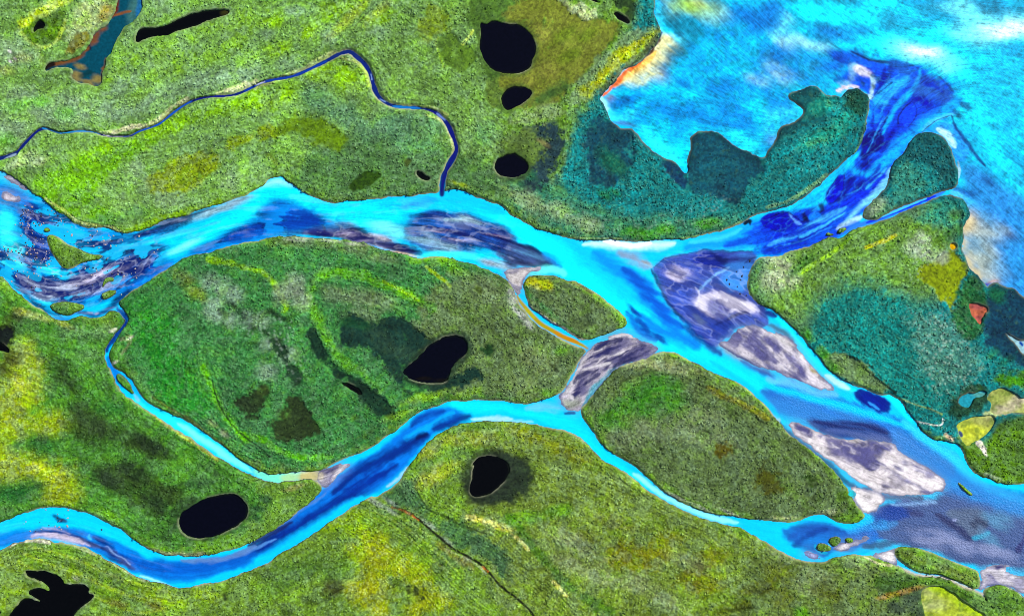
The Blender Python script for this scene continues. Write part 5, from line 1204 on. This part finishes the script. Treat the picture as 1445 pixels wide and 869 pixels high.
Z = -.9 + L1*1.9 + (roll*.5 + .25)*sstep(L1, .7, 1)*sstep(blur(L, 5), .5, 1) + relief*.8
B2 = blur(BAR, 2.8)
zb = -.17 + (B2 + (.75*(STREAK - .5) + .35*(N5 - .5))*sstep(B2, .02, .2)*(1 - sstep(B2, .75, 1)*.8))*.34 + .03*(N3 - .5)*B1
Z = np.where(L1 > .5, Z, np.maximum(Z, zb)).astype(f4)
P1 = blur(pool_all, .7)
Z = Z*(1 - sstep(P1, .1, .9)) + (-.5)*sstep(P1, .1, .9)
POOL_Z = .28

# old bank lines: low ridges and swales that follow the river's former edges
FUR = np.zeros((NY, NX), f4)
def furrow(txt, hw, period, amp):
    w, d = line_dist(smooth_line(P(txt), False, 3), hw, 1.15)
    m = 1 - sstep(d, .6, 1.1)
    ph = d*hw/period*2*math.pi + (N20[w] - .5)*8 + (N50[w] - .5)*9
    FUR[w] += (np.sin(ph)*m*amp*(.35 + .9*N8[w])).astype(f4)
furrow('03 0,500 160,430 320,450 490,490 620,560 760,640 920,690 1030,715', 46, 4.6, .8)
furrow('13 560,300 760,400 900,520 1010,640 1130,760 1250,869', 40, 4.2, .8)
furrow('13 860,110 900,200 980,270 1100,310 1300,400 1445,520 | 23 200,700 360,860', 26, 4.8, .8)
furrow('22 0,648 220,680 380,725 460,810 | 23 600,40 760,150 910,245 1060,310', 26, 4., .7)
furrow('22 560,400 700,340 850,290 1050,340 1240,430 1445,570', 40, 5.4, .7)
furrow('02 840,560 990,620 1160,730 1310,830 | 03 1445,20', 30, 5., .8)
furrow('11 300,860 330,720 420,670 600,680 760,750 960,850', 44, 6., .6)
furrow('02 1150,320 1250,560 1400,760 | 12 100,800 300,850', 40, 5.5, .7)
furrow('10 0,390 250,260 480,130 620,0 700,-80', 36, 5.5, .6)
furrow('01 200,230 300,320 440,430 700,470 1000,370', 20, 4.5, .5)
furrow('33 560,540 760,640 1000,680 1180,760 1280,869', 26, 5., .6)
furrow('31 180,690 350,570 520,440 760,330', 30, 5.5, .5)
Z = (Z + FUR*.22*sstep(L1, .9, 1)*(1 - sstep(P1, 0, .3))).astype(f4)

# colours of single plants: pale willow, yellow birch, dark heather; bare peat between them
col = G.c.copy()
lum = col.mean(-1, keepdims=True)
thick = fbm(15, 611, 3)*.6 + fbm(6, 613, 2)*.4; thick2 = fbm(34, 617, 3)
Rc = np.clip(R, 0, 1)
m_w = sstep(thick, .52, .66)*Rc; m_y = sstep(1 - thick, .52, .66)*sstep(thick2, .35, .6)*Rc
g_ = col[..., 1]/(col.sum(-1) + 1e-6)
wil = (id2*.6 + id1*.4 > .68) & (R > .4); yel = (id1 > .6) & ~wil; drk = (id1 < .28)
def towards(rgb, m, a):
    global col
    t = lin(rgb)*(lum/lin(rgb).mean())
    col += (t - col)*(m*a)[..., None].astype(f4)
tz = 1 - sstep(col[..., 2]/(col[..., 1] + 1e-5), .42, .75)
m_w = m_w*(.15 + .85*tz)
towards((128, 160, 128), m_w, .3); col *= (1 + .06*m_w)[..., None]
towards((120, 180, 14), m_y*(col[..., 2] < col[..., 1]*.75), .25); col *= (1 + .10*m_y)[..., None]
col *= (1 + .4*(fbm(11, 619, 3) - .5))[..., None]; col *= (1 + .2*np.clip(FUR, -.9, .9) + .3*(thick2 - .5))[..., None]
towards((140, 160, 140), wil*tz, .2*np.clip(R, 0, 1)); col *= (1 + .38*(wil*np.clip(R, 0, 1))[..., None])
towards((150, 190, 40), yel.astype(f4), .12); col *= (1 + .2*(yel*1.)[..., None])
col *= (1 - .26*(drk*1.)[..., None])
var = (.3*(id3 - .5) + .35*(WHITE - .5) + .9*(COMB - .5) + .9*(COMB2 - .5) + .3*(N3 - .5) + .5*(N8 - .5))
col *= np.clip(1 + var*(.3 + .26*np.clip(R, 0, 1)), .3, 1.9)[..., None]
pz = blur(region('32 760,60 880,30 1000,20 1130,180 1180,280 1230,380 1120,430 1000,520 900,480 840,300 | 31 800,500 860,460 960,560 880,640', 0), 8) + .7*blur(region('12 60,60 240,40 260,240 300,420 200,380 100,260 | 02 1180,20 1400,20 1430,140 1200,120', 0), 6) + .5*blur(region('21 100,240 420,330 760,380 1000,300 1300,200 1200,420 700,460 300,440', 0), 8)
col += (lin((170, 190, 170)) - col)*(np.clip(pz, 0, 1)*(id2 > .66)*.6*np.clip(1 - d2/.6, 0, 1))[..., None]
gap = sstep(d1, .62, .85)*inland*(.35 + .5*np.clip(R, 0, 1))
col += (lin((34, 44, 22)) - col)*(gap*.1)[..., None]
lu = col @ np.array([.25, .6, .15], f4)
col = np.clip(lu[..., None] + (col - lu[..., None])*1.08, .0015, 1)*1.06
# peat shows in the cut bank, pale silt on the gentle ones; the pool rims are paler
bank = (1 - sstep(L1, .62, .97))
peat = PEAT
col += (lin((40, 36, 24)) - col)*(bank*peat*.85)[..., None]
col += (lin((170, 166, 130)) - col)*(bank*(1 - peat)*.7*(.4 + .8*N8))[..., None]
rimp = np.clip(blur(pool_all, 1.6)*2.2, 0, 1)*(1 - sstep(P1, .3, .6))
col += (lin((150, 150, 120)) - col)*(rimp*.8*sstep(fbm(24, 95, 2), .3, .6))[..., None]
blur_col = np.stack([blur(col[..., q], 2.) for q in range(3)], -1)
halo = np.clip(blur(pool_all, 7)*1.6 - .1, 0, 1)*sstep(fbm(30, 97, 2), .3, .6)*(1 - rimp)
col += (lin((34, 46, 24)) - col)*(halo*.6)[..., None]
wl_ = region('20 400,520 560,480 800,300 820,0 | g 1700,-200 1700,460 1330,420 1340,300 1200,330 1180,260 1100,300 960,300 860,240', 0)*np.clip(blur(1 - L, 6)*2.6, 0, 1)*(.4 + .8*N8)
col += (lin((8, 48, 58)) - col)*(np.clip(wl_, 0, 1)*.7)[..., None]
isbar = ((L1 < .5))[..., None]
wetrim = (1 - sstep(blur(BAR, 3.2), .45, .92))[..., None]
sand = (Sd.c + (lin((96, 104, 140)) - Sd.c)*wetrim*.8*(.45 + .9*STREAK[..., None]))*(1 + .28*(WHITE - .5) + .3*(N3 - .5))[..., None]
col = np.where(isbar, sand, col)
K_ALB = .5
col = np.clip(col*K_ALB*1.25, .003, .85).astype(f4)
# sand showing through the shallow water round the bars
sh = np.clip(blur(BAR, 6)*1.9, 0, 1)*np.clip(.3 + 1.3*STREAK - .3, 0, 1)*(1 - pool_all)
sh *= 1 - np.clip(blur(region(BARS['elbow'], 0), 4)*5, 0, 1)
Wt.c += (lin((104, 118, 158)) - Wt.c)*(sh*.75)[..., None]
mar = np.clip(1 - sstep(blur(pool_all, 2.0), .55, .95), 0, 1)*(P1 > .05)*sstep(N20, .3, .6)
dkp = (Wt.c.max(-1) < .03)
Wt.c += (lin((24, 30, 18)) - Wt.c)*(mar*dkp*.8)[..., None]
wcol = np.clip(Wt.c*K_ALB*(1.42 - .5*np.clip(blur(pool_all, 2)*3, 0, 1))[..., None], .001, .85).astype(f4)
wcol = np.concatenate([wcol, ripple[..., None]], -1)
print('relief', time.perf_counter() - T0)

# ================================================================ materials
def new_mat(name):
    m = bpy.data.materials.new(name); m.use_nodes = True
    nt = m.node_tree; nt.nodes.clear()
    out = nt.nodes.new('ShaderNodeOutputMaterial'); bs = nt.nodes.new('ShaderNodeBsdfPrincipled')
    nt.links.new(bs.outputs[0], out.inputs[0]); return m, nt, bs
def N(nt, typ, **kw):
    n = nt.nodes.new(typ)
    for k, v in kw.items(): setattr(n, k, v)
    return n
def surface(name, rough, spec, noise, amount, bump=0, bump_scale=1, stretch=None, detail=3, wave=False, broad=0):
    m, nt, bs = new_mat(name)
    at = N(nt, 'ShaderNodeVertexColor'); at.layer_name = 'cover'
    geo = N(nt, 'ShaderNodeNewGeometry')
    nz = N(nt, 'ShaderNodeTexNoise'); nz.inputs['Scale'].default_value = noise; nz.inputs['Detail'].default_value = detail
    nt.links.new(geo.outputs['Position'], nz.inputs['Vector'])
    mr = N(nt, 'ShaderNodeMapRange'); mr.inputs[1].default_value = .25; mr.inputs[2].default_value = .75
    mr.inputs[3].default_value = 1 - amount; mr.inputs[4].default_value = 1 + amount
    nt.links.new(nz.outputs[0], mr.inputs[0])
    mul = N(nt, 'ShaderNodeVectorMath', operation='MULTIPLY')
    nt.links.new(at.outputs[0], mul.inputs[0]); nt.links.new(mr.outputs[0], mul.inputs[1])
    if broad:
        n2 = N(nt, 'ShaderNodeTexNoise'); n2.inputs['Scale'].default_value = .045; n2.inputs['Detail'].default_value = 9; n2.inputs['Roughness'].default_value = .65
        nt.links.new(geo.outputs['Position'], n2.inputs['Vector'])
        r2 = N(nt, 'ShaderNodeMapRange'); r2.inputs[1].default_value = .3; r2.inputs[2].default_value = .7; r2.inputs[3].default_value = 1 - broad; r2.inputs[4].default_value = 1 + broad
        nt.links.new(n2.outputs[0], r2.inputs[0])
        mu2 = N(nt, 'ShaderNodeVectorMath', operation='MULTIPLY'); nt.links.new(mul.outputs[0], mu2.inputs[0]); nt.links.new(r2.outputs[0], mu2.inputs[1]); mul = mu2
    nt.links.new(mul.outputs[0], bs.inputs['Base Color'])
    bs.inputs['Roughness'].default_value = rough; bs.inputs['Specular IOR Level'].default_value = spec
    if bump:
        mp = N(nt, 'ShaderNodeMapping'); nt.links.new(geo.outputs['Position'], mp.inputs[0])
        if stretch:
            mp.inputs['Rotation'].default_value[2] = math.radians(stretch[0])
            m2 = N(nt, 'ShaderNodeMapping'); m2.inputs['Scale'].default_value = (stretch[1], 1, 1)
            nt.links.new(mp.outputs[0], m2.inputs[0]); mp = m2
        bn = N(nt, 'ShaderNodeTexNoise'); bn.inputs['Scale'].default_value = bump_scale; bn.inputs['Detail'].default_value = 4
        nt.links.new(mp.outputs[0], bn.inputs['Vector'])
        bp = N(nt, 'ShaderNodeBump'); bp.inputs['Strength'].default_value = 1; bp.inputs['Distance'].default_value = bump
        nt.links.new(bn.outputs[0], bp.inputs['Height']); nt.links.new(bp.outputs[0], bs.inputs['Normal'])
        if wave: nt.links.new(at.outputs['Alpha'], bp.inputs['Strength'])
    return m
M_LAND = surface('tundra', .95, .1, 1.1, .2, broad=.16)
M_SAND = surface('sand', .9, .15, .9, .14, .12, 1.4)
M_RIVER = surface('river_water', .35, .08, .35, .06, .40, .8, (20, .8), wave=True)
M_LAKE = surface('lake_water', .4, .06, .5, .08, .2, 1.0, (45, .35), wave=True)
M_POOL = surface('pool_water', .08, .12, .5, .3, .01, .4, detail=6)
M_ROCK = surface('rock', .85, .3, 2.2, .3, .1, 3)

# ================================================================ meshes out of the image pixel grid
XS = ((np.arange(NX) - MX - W0/2)*S).astype(f4); YS = ((H0/2 - (np.arange(NY) - MY))*S).astype(f4)
def mesh_from(name, verts, faces, colours, mat, smooth=True, loops=None):
    me = bpy.data.meshes.new(name)
    me.vertices.add(len(verts)); me.vertices.foreach_set('co', np.ascontiguousarray(verts, f4).ravel())
    k = faces.shape[1]
    me.loops.add(faces.size); me.loops.foreach_set('vertex_index', np.ascontiguousarray(faces, np.int32).ravel())
    me.polygons.add(len(faces))
    me.polygons.foreach_set('loop_start', np.arange(0, faces.size, k, dtype=np.int32))
    me.update(calc_edges=True)
    me.polygons.foreach_set('use_smooth', np.full(len(faces), smooth))
    a = me.color_attributes.new('cover', 'FLOAT_COLOR', 'POINT')
    c = np.ones((len(verts), 4), f4); c[:, :colours.shape[1]] = colours
    a.data.foreach_set('color', c.ravel())
    me.materials.append(mat)
    me.update()
    o = bpy.data.objects.new(name, me); bpy.context.scene.collection.objects.link(o)
    return o
def sheet(name, fmask, z, colours, mat, extra=None, origin=None):
    """one mesh of the grid squares in fmask (NY-1, NX-1)"""
    fi, fj = np.nonzero(fmask)
    if len(fi) == 0: return None
    v = fi*NX + fj
    q = np.stack([v + NX, v + NX + 1, v + 1, v], 1)
    u, inv = np.unique(q, return_inverse=True)
    inv = inv.reshape(q.shape)
    yi, xj = u // NX, u % NX
    zz = z[yi, xj] if isinstance(z, np.ndarray) else np.full(len(u), z, f4)
    vv = np.stack([XS[xj], YS[yi], zz], 1); cc = colours[yi, xj]
    if extra:
        ev, ec = extra
        inv = np.vstack([inv, np.arange(len(ev)).reshape(-1, 4) + len(vv)]); vv = np.vstack([vv, ev]); cc = np.vstack([cc, ec])
    if origin is None and not extra:
        origin = np.array([vv[:, 0].mean(), vv[:, 1].mean(), 0], f4)
    o = mesh_from(name, vv - (origin if origin is not None else 0), inv, cc, mat)
    if origin is not None: o.location = origin.tolist()
    return o
def fmax(a): return np.maximum(np.maximum(a[:-1, :-1], a[1:, :-1]), np.maximum(a[:-1, 1:], a[1:, 1:]))
def fmin(a): return np.minimum(np.minimum(a[:-1, :-1], a[1:, :-1]), np.minimum(a[:-1, 1:], a[1:, 1:]))
def tag(o, label=None, cat=None, group=None, kind=None):
    if o is None: return o
    if label: o['label'] = label
    if cat: o['category'] = cat
    if group: o['group'] = group
    if kind: o['kind'] = kind
    return o
fid = IDS[:-1, :-1]
dry = fmax(Z) > -.4
# far country beyond the pixel grid
x0, x1, y0, y1 = XS[0], XS[-1], YS[-1], YS[0]; F = 9000.
lx = (930 - W0/2)*S; ly = (H0/2 - 430)*S
def quad(a, b, c, d, z): return [(a, b, z), (c, b, z), (c, d, z), (a, d, z)]
ev = quad(-F, y1, lx, F, .9) + quad(-F, y0, x0, y1, .9) + quad(-F, -F, F, y0, .9) + quad(x1, y0, F, ly, .9)
ec = np.tile(lin((104, 132, 60))*K_ALB, (len(ev), 1))
ground = tag(sheet('ground', dry & (fid == 0), Z, col, M_LAND, (np.array(ev, f4), ec)), 'green tundra of grass and low shrubs between the river arms', None, None, 'structure')
LAB = {
 'rapids': ('island', 'boot-shaped green island among the boulders of the rapids'),
 'rapids_tuft': ('islet', 'tiny round green tuft just off the tip of the boot-shaped island'),
 'rapids_lower': ('islet', 'pale green lens-shaped islet at the bottom edge of the rapids'),
 'rapids_bar': ('islet', 'dark mossy specks on the sand streaks below the boot-shaped island'),
 'creek': ('islet', 'narrow green islet splitting the thin turquoise creek left of the middle island'),
 'middle': ('island', 'largest green island, with three old channels and a black kidney pond on it'),
 'small': ('island', 'small leaf-shaped island with a yellow moss patch beside the yellow creek'),
 'large': ('island', 'big drop-shaped grey-green shrub island below the gravel channel'),
 'delta': ('island', 'dark teal island in the delta between the royal blue channel and the lake'),
 'bead_large': ('islet', 'small oval islet at the inlet of the side channel, the larger of two'),
 'bead_small': ('islet', 'tiniest oval islet by the side channel inlet below the delta'),
 'bead_low': ('islet', 'low lens-shaped green islet tucked against the peninsula bank below the two tiny ones'),
 'twin_east': ('islet', 'round shrubby islet touching the head of the small white sand spit'),
 'twin_west': ('islet', 'shrubby islet with a cyan rim next to the lavender sand lens'),
 'twin_tuft': ('islet', 'very small green tuft on top of the white sand spit'),
 'long': ('island', 'long tapering green island between the speckled river and the pale trickle'),
 'sliver': ('islet', 'thin dark green sliver of an islet in the wide grey-blue reach'),
 'corner': ('island', 'green island at the lower right corner beside sandy braids'),
 'spit_green': ('island', 'small wedge of green marsh cut off by a white trickle near the lime pools'),
}
ISLE = {}
for n, k in enumerate(ISLANDS):
    cat, lab = LAB[k]
    ISLE[k] = tag(sheet('grassy_' + cat, dry & (fid == n+1), Z, col, M_LAND), lab, cat, 'green islands in the river')
LABB = {
 'great': 'great pinkish white sandbar with purple wet lobes in the lower right river',
 'white': 'clean white triangular sandbar at the tip of the drop-shaped island',
 'upper': 'long pale sandbar with navy puddles along the narrow cyan side arm',
 'channel': 'grey and navy gravel bed filling the short channel between two green islands',
 'mouth': 'small white gravel fan where the thin turquoise creek joins the lower river',
 'corner': 'white and violet sand braids at the right edge beside the corner island',
 'notch': 'white sand wedge at the upstream end of the long tapering island',
 'spit': 'small white sand spit running out from the round shrubby islet',
 'rim': 'beige and violet gravel shore above the yellow creek',
 'left_upper': 'grey mauve gravel bar under the left end of the top bank',
 'left_lower': 'pinkish grey gravel bar at the head of the rapids',
 'lens': 'lavender grey sand lens just under the water beside the shrubby islet',
 'elbow': 'pale gravel patch in the sharp bend of the thin upper creek',
 'ridge': 'narrow pale sand ridge along the purple shoal of the upper river',
}
for n, k in enumerate(BARS):
    tag(sheet('sandbar', dry & (fid == 100+n), Z, col, M_SAND), LABB[k], 'sandbar', 'sand and gravel bars')
# --- running water
wet = fmin(blur(L, 1.2)) < .97
lake = region('g 830,140 870,180 925,215 970,250 1010,200 1090,235 1130,165 1180,140 1205,85 1230,92 1290,95 1330,120 1352,135 1320,160 1345,215 1350,262 1400,420 1500,480 1700,480 1700,-200 900,-200', 0)[:-1, :-1] > .5
ct = (blur(CREEK_TOP, 1.5)[:-1, :-1] > .1) & (L1[:-1, :-1] > -1) & ((np.arange(NY-1)[:, None] - MY) < 268)
cy = (blur(CREEK_YELLOW, 1.5)[:-1, :-1] > .1)
cl = CREEK_LEFT[:-1, :-1] > .5
le = np.array(quad(lx, y1, F, F, 0) + quad(x1, ly, F, y1, 0), f4); lc = np.tile(np.r_[lin((0, 190, 235))*K_ALB*1.42, 1], (8, 1))
tag(sheet('lake_water', wet & lake & ~ct, 0., wcol, M_LAKE, (le, lc)), 'turquoise glacial lake with painted white glare and dark shallows', None, None, 'structure')
tag(sheet('creek_water', wet & ct, .02, wcol, M_RIVER), 'thin dark blue creek winding across the upper tundra', None, None, 'structure')
tag(sheet('creek_water', wet & cy & ~ct, .02, wcol, M_RIVER), 'short ochre yellow creek beside the small leaf-shaped island', None, None, 'structure')
tag(sheet('creek_water', wet & cl & ~lake & ~cy & ~ct, 0., wcol, M_RIVER), 'turquoise creek left of the largest island', None, None, 'structure')
tag(sheet('river_water', wet & ~lake & ~ct & ~cy & ~cl, 0., wcol, M_RIVER), 'braided river of cyan and navy silt', None, None, 'structure')
# --- still pools
LABP = {
 'round': 'largest round black pond in the olive meadow at the top', 'oval': 'small oval black pond just below the large round pond',
 'third': 'black oval pond with a dark green rim, lowest of the three in the olive meadow', 'slot': 'long narrow black pond slanting across bright grass at the top left',
 'teal': 'teal pool with rusty orange shallows and forked ends', 'wedge': 'small black wedge-shaped pond near the lake corner at the top',
 'north_slot': 'black pond sliver cut off by the top edge', 'heart': 'black heart-shaped pond on the largest island',
 'slug': 'thin curved black puddle in an old channel on the largest island', 'sausage': 'black bean-shaped pond with a pale rim above the lower river',
 'kidney': 'black egg-shaped pond with a pale rim in the lower meadow', 'ragged': 'ragged black pond with a pointed inlet at the lower left corner',
 'edge': 'tiny black puddle at the left edge beside the ragged pond', 'dark_nook': 'small black pond in dark heath at the left edge',
 'chip': 'tiny black wedge of water near the mouth of the thin upper creek', 'bog_eye': 'little black water eye in the round yellow-rimmed bog',
 'coral': 'coral red pool in the dark marsh by the lake', 'amber': 'tiny amber yellow pool near the beige lake shore',
 'algae': 'large lime green algae pool at the lower right', 'lime': 'lime yellow pool above the white trickle of sand',
 'lime_upper': 'pale lime and cream pool at the right edge', 'aqua': 'aqua blue pool in dark green marsh', 'jewel': 'tiny turquoise pool beside the white triangular sandbar',
 'rivulet': 'white and blue rivulet in the dark marsh at the right edge',
}
for k, m in POOLM.items():
    f = fmax(blur(m, 1.2)) > .06
    o = sheet('pond' if k not in ('coral', 'amber', 'algae', 'lime', 'lime_upper', 'jewel', 'aqua') else 'pool', f, POOL_Z, wcol, M_POOL)
    tag(o, LABP[k], 'pond', 'still ponds in the tundra')
print('sheets', time.perf_counter() - T0)

# ================================================================ boulders in the rapids
def ico():
    t = (1 + 5**.5)/2
    v = np.array([(-1, t, 0), (1, t, 0), (-1, -t, 0), (1, -t, 0), (0, -1, t), (0, 1, t), (0, -1, -t), (0, 1, -t), (t, 0, -1), (t, 0, 1), (-t, 0, -1), (-t, 0, 1)], float)
    f = np.array([(0, 11, 5), (0, 5, 1), (0, 1, 7), (0, 7, 10), (0, 10, 11), (1, 5, 9), (5, 11, 4), (11, 10, 2), (10, 7, 6), (7, 1, 8), (3, 9, 4), (3, 4, 2), (3, 2, 6), (3, 6, 8), (3, 8, 9), (4, 9, 5), (2, 4, 11), (6, 2, 10), (8, 6, 7), (9, 8, 1)])
    return v/np.linalg.norm(v[0]), f
IV, IF = ico()
def ico2():
    v = [tuple(x) for x in IV]; f = []; c = {}
    def mid(a, b):
        k = (min(a, b), max(a, b))
        if k not in c:
            m = (np.array(v[a]) + v[b])/2; v.append(tuple(m/np.linalg.norm(m))); c[k] = len(v) - 1
        return c[k]
    for a, b_, d in IF:
        x, y, z = mid(a, b_), mid(b_, d), mid(d, a); f += [(a, x, z), (x, b_, y), (z, y, d), (x, y, z)]
    return np.array(v), np.array(f)
SV, SF = ico2()
protos = {'pale': [], 'dark': []}
for kind, rgb in (('pale', (200, 178, 174)), ('dark', (44, 44, 56))):
    for q in range(5):
        r = np.random.default_rng(900 + q + (50 if kind == 'dark' else 0))
        v = SV*(1 + .28*r.normal(size=(len(SV), 1))*.6)*np.array([1.25, .9, .75])*r.uniform(.85, 1.15, 3)
        c = lin(rgb)*K_ALB*1.1*r.uniform(.75, 1.15, (len(v), 1))
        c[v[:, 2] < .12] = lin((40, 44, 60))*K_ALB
        protos[kind].append((v, SF, c))
pmesh = {'pale': [None]*5, 'dark': [None]*5}
spots = []
expl = '01 148,330 165,405 118,462 85,400 512,485 625,520 655,520 600,597 683,600 870,555 890,540 730,580 690,490 785,465 790,590 640,463 585,490 548,437 480,565 440,545 405,460 362,385 345,380 380,350 505,650 480,648 545,660 515,685 520,740 665,680 700,690 770,700 685,795 430,745 300,690 305,340 180,300 20,525 0,550 45,540 65,545 230,645 205,580 210,560 215,690 90,690 65,720 70,650 345,690 120,410 150,560 175,600 | 03 258,268 385,270 325,293 382,315 275,357 310,362 335,365 345,378 380,360 232,378 170,388 573,380'
for i, (px, py) in enumerate(P(expl)):
    spots.append((px, py, 'pale' if i % 7 else 'dark', random.uniform(.75, 1.35)))
def inside(px, py, poly):
    c = False; j = len(poly) - 1
    for i in range(len(poly)):
        if (poly[i][1] > py) != (poly[j][1] > py) and px < (poly[j][0]-poly[i][0])*(py-poly[i][1])/(poly[j][1]-poly[i][1]) + poly[i][0]: c = not c
        j = i
    return c
for txt, n in (('01 130,290 240,300 260,400 255,450 200,520 120,460 100,380', 64), ('01 150,480 250,470 300,620 240,660 130,600 90,570', 60), ('01 0,530 100,540 180,570 120,620 0,580', 30),
               ('01 260,300 420,400 380,480 300,430', 16), ('01 60,640 220,680 200,780 100,720', 14), ('01 480,430 680,470 560,550 450,520', 14), ('01 560,560 880,560 760,690 500,700', 18), ('03 300,300 370,300 350,340 300,340', 6), ('03 100,330 240,320 220,400 130,380', 4)):
    pl = P(txt); k = 0
    while k < n:
        px, py = random.uniform(*np.percentile(pl[:, 0], (0, 100))), random.uniform(*np.percentile(pl[:, 1], (0, 100)))
        if inside(px, py, pl) and L[int(py)+MY, int(px)+MX] < .2:
            spots.append((px, py, 'dark' if random.random() < .45 else 'pale', random.uniform(.5, 1.0))); k += 1
for i, (px, py) in enumerate(P('21 1270,665 1300,690 1292,712 1310,640 1345,605 1290,790 1230,735 1325,800 1275,750 1215,712')):
    spots.append((px, py, 'clod', random.uniform(.8, 1.2)))
for i, (px, py, kind, r) in enumerate(spots):
    where = 'in the small bend of the lower river' if py > 700 else ('on the blue shoal beside the peninsula' if kind == 'clod' else ('in the rapids left of the boot-shaped island' if px < 66 else 'in the rapids around and below the boot-shaped island'))
    kk = 'dark' if kind == 'clod' else kind
    q = i % 5
    if pmesh[kk][q] is None:
        o = mesh_from('boulder', *protos[kk][q], M_ROCK, False); pmesh[kk][q] = o.data
    else:
        o = bpy.data.objects.new('boulder', pmesh[kk][q]); bpy.context.scene.collection.objects.link(o)
    o.location = ((px - W0/2)*S, (H0/2 - py)*S, -.05); o.rotation_euler[2] = random.uniform(0, 6.28); o.scale = (r*.52, r*.52, r*.5)
    w = {'pale': 'pinkish white boulder', 'dark': 'dark wet boulder', 'clod': 'dark peat clod'}[kind]
    tag(o, f'{w} {where}', 'boulder' if kind != 'clod' else 'clod', {'pale': 'pale', 'dark': 'dark', 'clod': 'peat'}[kind] + ' boulders ' + where)

# ================================================================ low shrubs scattered over the tundra: nobody could count them
r = np.random.default_rng(77)
NSH = 55000
py = r.uniform(20, NY - 20, NSH*2); px = r.uniform(20, NX - 20, NSH*2)
iy, ix = py.astype(int), px.astype(int)
ok = (L1[iy, ix] > .98) & (near_pool[iy, ix] < .03) & (r.random(NSH*2) < np.clip(R[iy, ix]*1.1 - .12, 0, 1)*(.35 + .9*N8[iy, ix]))
px, py, iy, ix = px[ok][:NSH], py[ok][:NSH], iy[ok][:NSH], ix[ok][:NSH]
n = len(px)
sz = r.gamma(6, .075, n).clip(.25, 1.0)
ang = r.uniform(0, 6.28, n); ca, sa = np.cos(ang), np.sin(ang)
bv = IV[None]*(1 + .35*r.normal(size=(n, 12, 1)).clip(-1.5, 1.5))
vx = (bv[..., 0]*ca[:, None] - bv[..., 1]*sa[:, None])*sz[:, None]; vy = (bv[..., 0]*sa[:, None] + bv[..., 1]*ca[:, None])*sz[:, None]; vz = bv[..., 2]*sz[:, None]*.75
gx = np.interp(px, np.arange(NX), XS); gy = np.interp(py, np.arange(NY), YS)
V = np.stack([vx + gx[:, None], vy + gy[:, None], vz + Z[iy, ix][:, None] + .25], -1).reshape(-1, 3)
Fc = (IF[None] + (np.arange(n)*12)[:, None, None]).reshape(-1, 3)
base = .35*G.c[iy, ix]*K_ALB*1.3 + .65*blur_col[iy, ix]*K_ALB*1.3
tone = r.choice(4, n, p=(.3, .3, .22, .18))
hue = np.array([lin((110, 150, 60)), lin((150, 175, 150)), lin((150, 190, 50)), lin((60, 90, 44))]); gain = np.array([1.0, 1.5, 1.3, .7])
bl = base.mean(-1, keepdims=True)
t = hue[tone]/hue[tone].mean(-1, keepdims=True)*bl
cc = (base*.84 + t*.16)*gain[tone][:, None]*r.uniform(.75, 1.25, (n, 1))
cc = np.clip(np.repeat(cc, 12, 0)*r.uniform(.8, 1.2, (n*12, 1)), .003, .8)
sid = IDS[iy, ix]
def scrub(sel, parent):
    k = np.nonzero(sel)[0]
    if len(k) < 3: return
    vi = (k[:, None]*12 + np.arange(12)).ravel()
    off = np.array(parent.location[:]) if parent else np.zeros(3)
    o = mesh_from('shrub_cover', V[vi] - off, (IF[None] + (np.arange(len(k))*12)[:, None, None]).reshape(-1, 3), cc[vi], M_LAND, False)
    o['kind'] = 'stuff'
    if parent: o.parent = parent
    else: o['label'] = 'knee-high willow and birch scrub covering the tundra'
for n_, k in enumerate(ISLANDS):
    if ISLE[k]: scrub(sid == n_ + 1, ISLE[k])
scrub((sid == 0) | (sid >= 100), None)
print('shrubs', n, time.perf_counter() - T0)

# ================================================================ daylight and the camera
from mathutils import Vector
AZ_, EL_ = math.radians(52), math.radians(43)          # the sun stands in the north east
sc = bpy.context.scene
sun = bpy.data.lights.new('sun', 'SUN'); sun.energy = 4.0; sun.angle = math.radians(.5); sun.color = (1, .965, .91)
so = bpy.data.objects.new('sun', sun); sc.collection.objects.link(so)
d = -Vector((math.sin(AZ_)*math.cos(EL_), math.cos(AZ_)*math.cos(EL_), math.sin(EL_)))
so.rotation_euler = d.to_track_quat('-Z', 'Y').to_euler()
w = bpy.data.worlds.new('World'); sc.world = w; w.use_nodes = True
nt = w.node_tree; bg = nt.nodes['Background']
sky = nt.nodes.new('ShaderNodeTexSky'); sky.sky_type = 'NISHITA'; sky.sun_disc = False
sky.sun_elevation = EL_; sky.sun_rotation = AZ_
nt.links.new(sky.outputs[0], bg.inputs[0]); bg.inputs[1].default_value = .1
cam = bpy.data.cameras.new('camera'); cam.lens = 50; cam.sensor_width = 36; cam.clip_start = 1; cam.clip_end = 20000
co = bpy.data.objects.new('camera', cam); sc.collection.objects.link(co)
co.location = (0, 0, W0*S*50/36 + .3); co.rotation_euler = (0, 0, 0)
sc.camera = co
sc.cycles.pixel_filter_type = 'BLACKMAN_HARRIS'; sc.cycles.filter_width = .85
sc.view_settings.view_transform = 'Standard'; sc.view_settings.look = 'None'; sc.view_settings.gamma = 1; sc.view_settings.exposure = .75
print('done', time.perf_counter() - T0)
